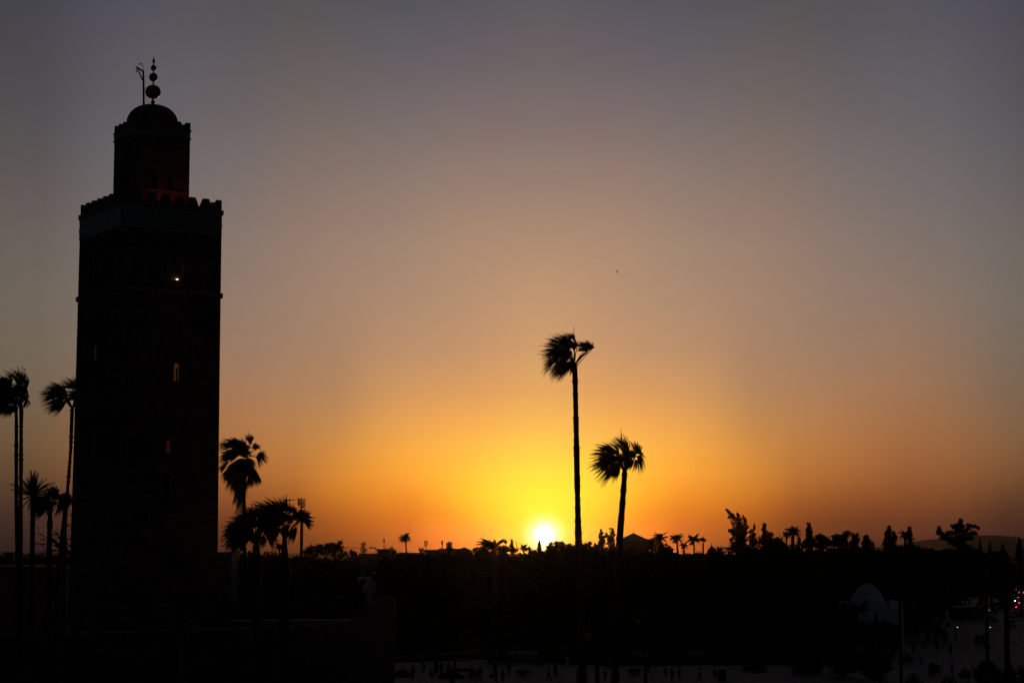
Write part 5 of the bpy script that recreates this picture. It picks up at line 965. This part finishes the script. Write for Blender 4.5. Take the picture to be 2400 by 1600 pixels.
# ------------------------------------------------------------------ people
def skin_mesh(name, V, E, rad, root=0, sub=1):
    me = bpy.data.meshes.new('tmp'); me.from_pydata(V, E, []); ob = bpy.data.objects.new('tmp', me); COL.objects.link(ob)
    md = ob.modifiers.new('s', 'SKIN'); md.use_smooth_shade = True
    if not me.skin_vertices: me.skin_vertices.new()
    for i, r in enumerate(rad):
        sv = me.skin_vertices[0].data[i]; sv.radius = (r, r) if not hasattr(r, '__len__') else r; sv.use_root = (i == root)
    ob.modifiers.new('u', 'SUBSURF').levels = sub; ob.modifiers['u'].render_levels = sub
    dg = bpy.context.evaluated_depsgraph_get(); dg.update(); nm = bpy.data.meshes.new_from_object(ob.evaluated_get(dg)); nm.name = name
    bpy.data.objects.remove(ob); bpy.data.meshes.remove(me); return nm
def person_meshes(pose):
    J = dict(pelvis=(0, 0, .96), waist=(0, 0, 1.1), chest=(0, 0, 1.32), neck=(0, 0, 1.5), head=(0, -.01, 1.6), top=(0, 0, 1.72))
    for s, n in ((-1, 'l'), (1, 'r')):
        J['sh' + n] = (s * .18, 0, 1.42); J['el' + n] = (s * .24, .02, 1.15); J['wr' + n] = (s * .25, -.06, .9); J['ha' + n] = (s * .25, -.08, .82)
        J['hi' + n] = (s * .09, 0, .92); J['kn' + n] = (s * .1, -.02, .5); J['an' + n] = (s * .1, .02, .08); J['to' + n] = (s * .11, -.14, .03)
    if pose == 'walk':
        J['knl'] = (-.09, -.2, .53); J['anl'] = (-.09, -.28, .12); J['tol'] = (-.09, -.42, .07); J['knr'] = (.09, .1, .5); J['anr'] = (.09, .36, .14); J['tor'] = (.09, .25, .03)
        J['ell'] = (-.23, .12, 1.17); J['wrl'] = (-.22, .16, .93); J['hal'] = (-.22, .17, .85); J['elr'] = (.23, -.1, 1.17); J['wrr'] = (.2, -.28, 1.0); J['har'] = (.2, -.33, .95)
    if pose == 'bag':
        J['elr'] = (.27, 0, 1.16); J['wrr'] = (.15, -.2, 1.12); J['har'] = (.08, -.25, 1.13)
    if pose == 'sit':
        for k_ in J: x, y, z = J[k_]; J[k_] = (x, y + .12, z - .5)
        for s, n in ((-1, 'l'), (1, 'r')): J['kn' + n] = (s * .13, -.3, .48); J['an' + n] = (s * .13, -.28, .08); J['to' + n] = (s * .13, -.42, .03); J['wr' + n] = (s * .18, -.2, .56); J['ha' + n] = (s * .14, -.28, .54)
    names = list(J); V = [J[n] for n in names]; ix = {n: i for i, n in enumerate(names)}
    RB = dict(pelvis=(.15, .11), waist=(.125, .1), chest=(.15, .11), neck=.058, head=.095, top=.07)
    for n in 'lr': RB.update({'sh' + n: .06, 'el' + n: .042, 'wr' + n: .028, 'ha' + n: .03, 'hi' + n: .09, 'kn' + n: .058, 'an' + n: .04, 'to' + n: .032})
    E = [('pelvis', 'waist'), ('waist', 'chest'), ('chest', 'neck'), ('neck', 'head'), ('head', 'top')]
    for n in 'lr': E += [('chest', 'sh' + n), ('sh' + n, 'el' + n), ('el' + n, 'wr' + n), ('wr' + n, 'ha' + n), ('pelvis', 'hi' + n), ('hi' + n, 'kn' + n), ('kn' + n, 'an' + n), ('an' + n, 'to' + n)]
    E2 = [(ix[a], ix[c]) for a, c in E]; rad = [RB[n] for n in names]
    for n, s in (('l', 1), ('r', -1)):
        h = Vector(J['ha' + n]); d = (h - Vector(J['wr' + n])).normalized()
        for q in range(5):
            off = Vector((s * .02 * 0, (q - 2) * .018, 0)) if q < 4 else Vector((0, -.05, 0)); L = (.075, .085, .08, .065, .05)[q]
            V.append(tuple(h + off + d * L)); rad.append(.009); E2.append((ix['ha' + n], len(V) - 1))
    body = skin_mesh('person_body', V, E2, rad, 0)
    def part(nm, keep, edges, extra):
        ks = [k_ for k_ in names if k_ in keep]; m = {k_: i for i, k_ in enumerate(ks)}
        g = lambda r: tuple(x + extra for x in r) if hasattr(r, '__len__') else r + extra
        return skin_mesh(nm, [J[k_] for k_ in ks], [(m[a], m[c]) for a, c in E if a in m and c in m], [g(RB[k_]) for k_ in ks], 0)
    shirt = part('shirt', ('pelvis', 'waist', 'chest', 'shl', 'ell', 'shr', 'elr', 'wrl', 'wrr'), E, .018)
    tr = part('trousers', ('pelvis', 'hil', 'knl', 'anl', 'hir', 'knr', 'anr'), E, .02)
    t = Vector(J['top']); b = MB(); b.lathe([(.105, -.1), (.112, -.02), (.09, .06), (.04, .1), (.01, .11)], t + Vector((0, .02, -.03)), 12); hm = bpy.data.meshes.new('hair'); hm.from_pydata(b.v, [], b.f)
    hz = J['pelvis'][2]
    b = MB(); cx_, cy_ = J['pelvis'][0], J['pelvis'][1]
    if pose != 'sit': b.lathe([(.29, .05), (.26, .4), (.22, .8), (.2, 1.1), (.22, 1.35), (.17, 1.47), (.08, 1.53)], (0, 0, 0), 16)
    else: b.lathe([(.32, .03), (.36, .2), (.3, .45), (.22, .7), (.2, .9), (.09, 1.02)], (0, -.02, 0), 16)
    rm = bpy.data.meshes.new('robe'); rm.from_pydata(b.v, [], b.f)
    for m_ in (shirt, tr, hm, rm): m_.polygons.foreach_set('use_smooth', [True] * len(m_.polygons))
    body.materials.clear(); body.materials.append(MT['skin'])
    for m_ in (shirt, tr, rm): m_.materials.clear(); m_.materials.append(MT['black'])
    hm.materials.append(MT['hair'])
    return dict(body=body, shirt=shirt, trousers=tr, hair=hm, robe=rm)
PM = {p: person_meshes(p) for p in ('stand', 'walk', 'bag', 'sit')}
CL = dict(black=cloth('black_cloth', (.02, .02, .022)), grey=cloth('grey_cloth', (.12, .12, .13)), green=cloth('green_cloth', (.03, .06, .045)), blue=cloth('light_blue_cloth', (.28, .33, .5)), red=cloth('red_cloth', (.35, .03, .03)), white=cloth('white_cloth', (.6, .58, .55)), brown=cloth('brown_cloth', (.12, .07, .05)), orange=cloth('orange_cloth', (.3, .08, .03)), navy=cloth('navy_cloth', (.03, .04, .09)))
GPP = 'people on the plaza'
def person(px, py, pose, rot, top, bot, label, hgt=1.0, robe=False):
    g = G(px, py); mm = PM[pose]
    o = bpy.data.objects.new('person', mm['body']); COL.objects.link(o); o.location = g; o.rotation_euler = (0, 0, R(rot)); o.scale = (hgt,) * 3
    tag(o, label, 'person', GPP)
    parts = [('robe', top)] if robe else [('shirt', top), ('trousers', bot)]
    for nm, c in parts + [('hair', None)]:
        q = bpy.data.objects.new(nm, mm[nm]); COL.objects.link(q); q.parent = o
        if c: q.material_slots[0].link = 'OBJECT'; q.material_slots[0].material = CL[c]
    return o
PE = [
 (968, 1593, 'stand', 200, 'green', 'black', 'person alone in a dark green jacket near the wall pier'),
 (992, 1577, 'stand', 20, 'grey', 'black', 'person standing behind the green-jacketed one, further from the wall pier'),
 (1022, 1577, 'stand', 0, 'black', None, 'tall person in a wide black robe at the back left of the plaza', 1.12, True),
 (1011, 1590, 'sit', 30, 'brown', 'black', 'person sitting in a brown top beside the tall black robe'),
 (1034, 1582, 'bag', 320, 'black', 'black', 'person in black holding something, just right of the tall black robe'),
 (1052, 1586, 'stand', 160, 'grey', 'black', 'person in a grey top at the left of the tight group before the cart'),
 (1066, 1576, 'walk', 90, 'black', 'grey', 'person walking right in a black top behind the tight group'),
 (1060, 1600, 'stand', 180, 'black', None, 'person in a long dark robe cut by the lower edge, before the cart', 1.1, True),
 (1107, 1596, 'stand', 200, 'black', 'black', 'person in black, the left of three standing close together right of the cart'),
 (1116, 1600, 'bag', 150, 'navy', 'black', 'shorter person in navy, the middle of three standing close together', .9),
 (1125, 1594, 'stand', 170, 'green', 'black', 'person in a dark green coat, the right of three standing close together'),
 (1159, 1582, 'walk', 60, 'grey', 'black', 'person walking in a grey top at the left of the couple with the bag'),
 (1163, 1598, 'bag', 120, 'black', 'black', 'person in black carrying a bulky bag, centre of the plaza'),
 (1178, 1600, 'stand', 200, 'brown', 'brown', 'person in brown close behind the one with the bulky bag'),
 (1193, 1582, 'stand', 0, 'black', 'black', 'slim person in black standing alone, back of the plaza by the railing'),
 (1221, 1588, 'sit', 10, 'black', 'black', 'person seated on the left of the dark bench'),
 (1229, 1588, 'sit', 350, 'red', 'black', 'person seated in dark red on the right of the dark bench'),
 (1268, 1566, 'walk', 100, 'blue', 'black', 'person in a pale blue shirt walking at the back of the plaza'),
 (1286, 1596, 'walk', 260, 'blue', 'black', 'person in a pale blue shirt striding in front, centre of the plaza'),
 (1302, 1588, 'stand', 220, 'black', 'grey', 'person in black beside the striding pale blue shirt'),
 (1329, 1562, 'bag', 180, 'white', 'white', 'person dressed in white at the back, left of the nearest lantern post'),
 (1356, 1600, 'walk', 200, 'red', 'red', 'person in a long red dress walking left of the palm trunk', 1.0, True),
 (1418, 1592, 'stand', 40, 'white', 'black', 'person in a white top between the lantern post and the bushy palm trunk'),
 (1428, 1566, 'walk', 90, 'orange', 'orange', 'person in a dull orange robe right of the nearest lantern post', 1.1, True),
 (1482, 1584, 'sit', 20, 'black', 'black', 'person seated at the left end of the low bench right of the palms'),
 (1491, 1584, 'sit', 340, 'navy', 'black', 'person seated in navy at the right end of the low bench right of the palms'),
 (1520, 1582, 'walk', 300, 'black', 'black', 'person walking in black near the pale railing'),
 (1560, 1586, 'stand', 120, 'white', 'black', 'person in a white top standing right of the low bench'),
 (1575, 1598, 'bag', 200, 'black', 'brown', 'person in black with brown trousers at the lower edge, right of centre'),
 (1592, 1592, 'stand', 0, 'blue', 'navy', 'person in a blue top and navy trousers, right of centre'),
 (1640, 1600, 'walk', 270, 'grey', 'black', 'person walking left in a grey top at the lower edge'),
 (1676, 1592, 'sit', 0, 'black', 'black', 'person crouching alone beside the dark kiosk'),
 (2140, 1530, 'stand', 180, 'grey', 'black', 'person in a grey top just right of the domed tomb corner'),
 (2152, 1500, 'walk', 160, 'black', 'black', 'person in black walking up the path beside the domed tomb'),
 (2166, 1520, 'walk', 200, 'white', 'black', 'person in a white top on the path between tomb and road'),
 (2176, 1498, 'stand', 30, 'black', None, 'person in a black robe on the path between tomb and road', 1.05, True),
 (2196, 1528, 'walk', 340, 'navy', 'black', 'person in navy walking left of the twin dark trunks by the road'),
 (2214, 1512, 'stand', 90, 'grey', 'grey', 'person all in grey at the kerb of the road'),
 (2228, 1535, 'bag', 180, 'black', 'black', 'person in black with folded arm at the kerb of the road'),
 (2240, 1505, 'walk', 200, 'brown', 'black', 'person in brown stepping toward the road'),
 (2160, 1568, 'walk', 190, 'white', 'grey', 'person in white and grey at the lower right, left of the bushes'),
 (2186, 1585, 'stand', 150, 'red', 'black', 'person in a red top among the lower right bushes'),
 (2232, 1582, 'walk', 180, 'white', 'black', 'person in a white top left of the bush under the road sign'),
]
for t in PE: person(*t[:7], **({'hgt': t[7]} if len(t) > 7 else {}), **({'robe': True} if len(t) > 8 else {}))
# bag carried by one of them, cart, benches, kiosk, pushchair, scooters
b = MB(); g = G(1153, 1590); b.tube([g + Vector((0, 0, .1)), g + Vector((0, 0, .3)), g + Vector((0, 0, .55)), g + Vector((0, 0, .62))], [.22, .34, .3, .1], 10); b.tube([g + Vector((0, 0, .6)), g + Vector((.12, 0, .8)), g + Vector((.25, 0, .62))], .02, 5); tag(b.build('sack', MT['hair']), 'bulky dark sack held beside the person in black at the centre', 'bag')
def cart():
    g = G(1085, 1584); root = thing('vendor_cart', g, 'dark vendor cart with a flat awning and a spoked wheel', 'cart')
    b = MB(); b.box((g.x - 1.1, g.y - .5, .6), (g.x + 1.1, g.y + .5, 1.0)); b.build('tray', MT['wood'], root, loc=g)
    b = MB(); b.prism([Vector((g.x - 1.25, g.y, 1.9)), Vector((g.x + 1.25, g.y, 1.9)), Vector((g.x + 1.1, g.y, 2.15)), Vector((g.x - 1.1, g.y, 2.15))], (0, -.7, 0), (0, .7, 0)); b.build('awning', CL['brown'], root, loc=g)
    for sx in (-1, 1):
        for sy in (-.45, .45): b = MB(); b.tube([(g.x + sx * 1.05, g.y + sy, .05), (g.x + sx * 1.05, g.y + sy, 1.9)], .03, 6); b.build('post', MT['steel'], root, loc=g)
    for sy in (-.58, .58):
        b = MB(); c = Vector((g.x + .8, g.y + sy, .35)); ring_ = [c + Vector((math.cos(a), 0, math.sin(a))) * .34 for a in np.linspace(0, 2 * math.pi, 25)]; b.tube(ring_, .025, 5)
        for a in np.linspace(0, math.pi, 7)[:-1]: d = Vector((math.cos(a), 0, math.sin(a))) * .33; b.tube([c - d, c + d], .01, 4)
        b.build('wheel', MT['steel'], root, loc=g)
cart()
def bench(px, py, w, label):
    g = G(px, py); root = thing('bench', g, label, 'bench', 'benches on the plaza')
    b = MB(); b.box((g.x - w / 2, g.y - .22, .42), (g.x + w / 2, g.y + .22, .48)); b.build('seat', MT['wood'], root, loc=g)
    b = MB(); b.box((g.x - w / 2, g.y + .24, .55), (g.x + w / 2, g.y + .29, .9)); b.build('backrest', MT['wood'], root, loc=g)
    for s in (-1, 1): b = MB(); b.box((g.x + s * w * .42 - .04, g.y - .2, 0), (g.x + s * w * .42 + .04, g.y + .3, .415)); b.build('leg', MT['black'], root, loc=g)
bench(1225, 1586.5, 1.7, 'dark bench with two seated people, centre of the plaza'); bench(1487, 1582.5, 1.6, 'low bench with two seated people right of the palm trunks')
def parasol(px, py, r, h, label):
    g = G(px, py); root = thing('market_parasol', g, label, 'parasol', 'parasols at the lower edge of the plaza')
    b = MB(); b.tube([g, g + Vector((0, 0, h - .05))], .03, 8); b.build('pole', MT['steel'], root, loc=g)
    b = MB(); n = 8; vs = [g + Vector((0, 0, h))] + [g + Vector((r * math.cos(2 * math.pi * k / n), r * math.sin(2 * math.pi * k / n), h - r * .62)) for k in range(n)] + [g + Vector((r * .98 * math.cos(2 * math.pi * k / n), r * .98 * math.sin(2 * math.pi * k / n), h - r * .62 - .2)) for k in range(n)]
    b.add(vs, [(0, 1 + k, 1 + (k + 1) % n) for k in range(n)] + [(1 + k, 9 + k, 9 + (k + 1) % n, 1 + (k + 1) % n) for k in range(n)]); b.build('canopy', CL['black'], root, loc=g)
parasol(1057, 1622, 1.55, 2.7, 'dark peaked market parasol at the lower edge below the cart'); parasol(943, 1618, 1.25, 2.5, 'dark peaked market parasol at the lower edge beside the wall pier')
def kiosk(px, py, label):
    g = G(px, py); root = thing('kiosk', g, label, 'kiosk'); b = MB(); b.box((g.x - .45, g.y - .4, 0), (g.x + .45, g.y + .4, 1.35)); b.build('cabinet', MT['wood'], root, loc=g); b = MB(); b.box((g.x - .55, g.y - .5, 1.354), (g.x + .55, g.y + .5, 1.45)); b.build('top', MT['white'], root, loc=g); b = MB(); b.box((g.x - .35, g.y - .43, .2), (g.x + .35, g.y - .404, 1.1)); b.build('door', MT['black'], root, loc=g)
kiosk(1692, 1594, 'small dark box kiosk with a pale top at the lower edge')
def two_wheeler(nm, px, py, rot, label, cat, light=False, grp=None):
    g = G(px, py); root = thing(nm, g, label, cat, grp); root.rotation_euler = (0, 0, R(rot))
    for x in (-.6, .6):
        b = MB(); b.tube([Vector((x + math.cos(a) * .27, 0, .3 + math.sin(a) * .27)) for a in np.linspace(0, 2 * math.pi, 21)], .045 if light else .02, 6); b.build('wheel', MT['rubber'], root)
    b = MB()
    if light:
        b.prism([Vector((-.65, 0, .45)), Vector((-.1, 0, .3)), Vector((.3, 0, .3)), Vector((.5, 0, .9)), Vector((.42, 0, .95)), Vector((.2, 0, .45)), Vector((-.1, 0, .72)), Vector((-.7, 0, .78))], (0, -.13, 0), (0, .13, 0)); b.build('frame', MT['black'], root)
        b = MB(); b.lathe([(.05, 0), (.055, .03), (.02, .06)], (0, 0, 0), 12); b.v = [(v[2] + .52, v[0], v[1] + .82) for v in b.v]; b.build('headlight', MT['headdim'], root)
        b = MB(); b.box((-.6, -.14, .784), (.0, .14, .84)); b.build('saddle', MT['rubber'], root)
    else:
        for A, B in (((-.6, 0, .3), (-.2, 0, .75)), ((-.6, 0, .3), (-.1, 0, .3)), ((-.1, 0, .3), (-.2, 0, .75)), ((-.2, 0, .72), (.4, 0, .78)), ((-.1, 0, .3), (.4, 0, .72)), ((.6, 0, .3), (.38, 0, .92))): b.tube([A, B], .022, 6)
        b.build('frame', MT['steel'], root); b = MB(); b.box((-.3, -.06, .8), (-.1, .06, .85)); b.build('saddle', MT['rubber'], root)
    b = MB(); b.tube([(.4, -.28, 1.0), (.4, 0, .98), (.4, .28, 1.0)], .02, 6); b.tube([(.4, 0, .98), (.45, 0, .8)], .02, 6); b.build('handlebar', MT['steel'], root)
two_wheeler('bicycle', 1252, 1588, 10, 'bicycle leaning by the bench in the middle of the plaza', 'bicycle', grp='bicycles on the plaza')
two_wheeler('bicycle', 1304, 1594, 200, 'bicycle right of the striding person in the pale blue shirt', 'bicycle', grp='bicycles on the plaza')
two_wheeler('motor_scooter', 2243.5, 1479, -95, 'motor scooter with a small lit headlight, left of the road lantern', 'scooter', True, 'scooters coming down the road')
two_wheeler('motor_scooter', 2320, 1479, -95, 'motor scooter with a small lit headlight, right of the road lantern', 'scooter', True, 'scooters coming down the road')

# ------------------------------------------------------------------ cars
def car_meshes():
    def loft(secs):
        b = MB(); n = 6
        vs = []
        for (x, zl_, zh, w) in secs: vs += [(x, -w, zl_), (x, -w * 1.0, (zl_ + zh) / 2), (x, -w * .9, zh), (x, w * .9, zh), (x, w * 1.0, (zl_ + zh) / 2), (x, w, zl_)]
        fs = [(i * n + j, i * n + (j + 1) % n, (i + 1) * n + (j + 1) % n, (i + 1) * n + j) for i in range(len(secs) - 1) for j in range(n)]
        fs += [tuple(range(n))[::-1], tuple(range((len(secs) - 1) * n, len(secs) * n))]; b.add(vs, fs); return b
    return dict(body=loft([(-2.1, .4, .7, .72), (-2.0, .25, .9, .8), (-1.2, .2, .95, .84), (0, .2, .93, .85), (1.1, .2, .9, .84), (1.9, .25, .75, .78), (2.1, .35, .6, .68)]),
                cabin=loft([(-1.75, .93, .96, .72), (-1.1, .9, 1.38, .68), (-.1, .9, 1.44, .68), (.45, .9, 1.36, .67), (1.15, .88, .93, .72)]),
                roof=loft([(-1.15, 1.39, 1.41, .6), (-.6, 1.42, 1.465, .62), (-.1, 1.44, 1.475, .62), (.4, 1.37, 1.4, .6)]))
CM = car_meshes()
PAINT = dict(white=mat('white_car_paint', (.6, .6, .6), .5, .05, spec=.3), silver=mat('silver_car_paint', (.35, .35, .36), .55, .05, metal=.2), dark=mat('dark_car_paint', (.05, .05, .06), .55, .05, spec=.2), beige=mat('sand_taxi_paint', (.4, .3, .2), .5, .05, spec=.3))
GC = 'cars queueing on the road'
def car(px, py, rot, paint, label, lights=None, both=True, grp=GC, z=0):
    g = G(px, py) if z == 0 else z; root = thing('car', g, label, 'car', grp)
    b = MB(); b.v, b.f, b.mi = list(CM['body'].v), list(CM['body'].f), list(CM['body'].mi); b.build('body', PAINT[paint], root, smooth=False)
    b = MB(); b.v, b.f, b.mi = list(CM['cabin'].v), list(CM['cabin'].f), list(CM['cabin'].mi); b.build('windows', MT['glass'], root)
    b = MB(); b.v, b.f, b.mi = list(CM['roof'].v), list(CM['roof'].f), list(CM['roof'].mi); b.build('roof', PAINT[paint], root)
    for x in (-1.3, 1.3):
        for y in (-.78, .78):
            b = MB(); b.lathe([(.2, -.1), (.3, -.1), (.31, 0), (.3, .1), (.2, .1)], (0, 0, 0), 16); b.v = [(v[0] + x, v[2] + y, v[1] + .31) for v in b.v]; b.build('wheel', MT['rubber'], root)
    for y in (-.6, .6):
        m = MT['white']
        if lights == 'head' and (both or y > 0): m = MT['head']
        b = MB(); b.lathe([(.11, 0), (.1, .05), (.03, .07)], (0, 0, 0), 12); b.v = [(v[2] + 2.06, v[0] + y, v[1] + .58) for v in b.v]; b.build('headlight', m, root)
        m = MT['tail'] if lights == 'tail' and (both or y > 0) else CL['red']
        b = MB(); b.box((-2.13, y - .14, .62), (-2.08, y + .14, .78)); b.build('tail_light', m, root)
    root.rotation_euler = (0, 0, R(rot)); return root
# z-axis 0 = nose towards +x; -90 = nose towards the camera, 90 = tail towards the camera
car(2380, 1402, -100, 'dark', 'dark oncoming car with one bright headlight, farthest of the right column', 'head', False)
car(2372, 1411, -98, 'silver', 'silver oncoming car with one headlight, second farthest in the right column', 'head', False)
car(2370, 1424, -97, 'white', 'white oncoming car with one bright headlight, third in the right column', 'head', False)
car(2392, 1417, 82, 'dark', 'dark car driving away with a red tail light, upper one at the right edge', 'tail', False)
car(2385, 1427, 82, 'silver', 'silver car driving away with a red tail light, lower one at the right edge', 'tail', False)
car(2393, 1392, 82, 'dark', 'far dark car with dim red tail lights at the right edge', 'tail')
car(2386, 1385, 80, 'dark', 'farthest car of the queue, a dark one', None)
car(2322, 1424, -95, 'white', 'white car in the left queue, the farthest one, lights off')
car(2332, 1428, -95, 'silver', 'silver car in the left queue beside the white one, lights off')
car(2327, 1437, -95, 'beige', 'sand coloured taxi in the left queue')
car(2317, 1445, -95, 'white', 'white car in the left queue behind the taxi, half hidden by the lantern')
car(2325, 1456, -95, 'silver', 'silver car nearest in the left queue')
car(2372, 1446, -97, 'white', 'white car in the right column just above the kerb curve')
car(2392, 1444, -97, 'dark', 'dark car at the right edge just above the kerb curve')
car(2370, 1468, -98, 'silver', 'silver car nearest in the right column')
car(2300, 1508, -92, 'dark', 'dark car behind the triangular road sign')
car(2393, 1612, 170, 'white', 'white car roof cut by the lower right corner', None)
car(2293, 1425, -90, 'dark', 'dark car with small warm headlights left of the queue', 'head')
car(552, 1405, 5, 'white', 'white parked car glimpsed between minaret and palms', None, True, 'parked cars behind the wall')
car(695, 1425, 5, 'silver', 'silver parked car glimpsed right of the big fan palm trunk', None, True, 'parked cars behind the wall')
# coach
g = G(2268, 1452); root = thing('coach', g, 'dark coach with a pale roof waiting beside the road', 'bus')
b = MB(); b.box((-5.2, -1.2, .35), (5.2, 1.2, 2.9)); b.build('body', PAINT['dark'], root)
b = MB(); b.prism([Vector((-5.2, -1.15, 2.904)), Vector((-5.2, -.9, 3.1)), Vector((-5.2, .9, 3.1)), Vector((-5.2, 1.15, 2.904))], (0, 0, 0), (10.3, 0, 0)); b.build('roof', PAINT['silver'], root)
for s in (-1, 1): b = MB(); b.box((-4.8, s * 1.203 - (.02 if s < 0 else 0), 1.5), (4.6, s * 1.203 + (.02 if s > 0 else 0), 2.5)); b.build('side_windows', MT['glass'], root)
b = MB(); b.box((5.203, -1.05, 1.3), (5.23, 1.05, 2.6)); b.build('windscreen', MT['glass'], root)
for x in (-3.4, 3.2):
    for y in (-1.05, 1.05): b = MB(); b.lathe([(.3, -.14), (.48, -.14), (.5, 0), (.48, .14), (.3, .14)], (0, 0, 0), 18); b.v = [(v[0] + x, v[2] + y, v[1] + .5) for v in b.v]; b.build('wheel', MT['rubber'], root)
root.rotation_euler = (0, 0, R(-140))

# ------------------------------------------------------------------ haze
HZ = 4.5e-6
b = MB(); b.box((-8900, -380, -3.5), (8900, 8300, 95)); hz = b.build('haze', None)
hz.data.materials.clear(); hm = bpy.data.materials.new('haze_air'); hm.use_nodes = True; nt = hm.node_tree; nt.nodes.clear()
o_ = nt.nodes.new('ShaderNodeOutputMaterial'); pv = nt.nodes.new('ShaderNodeVolumePrincipled'); nt.links.new(pv.outputs[0], o_.inputs['Volume'])
pv.inputs['Color'].default_value = (.85, .8, .78, 1); pv.inputs['Density'].default_value = HZ; pv.inputs['Anisotropy'].default_value = .94
hz.data.materials.append(hm); tag(hz, 'thin dusty evening haze in the air', 'haze', kind='stuff')
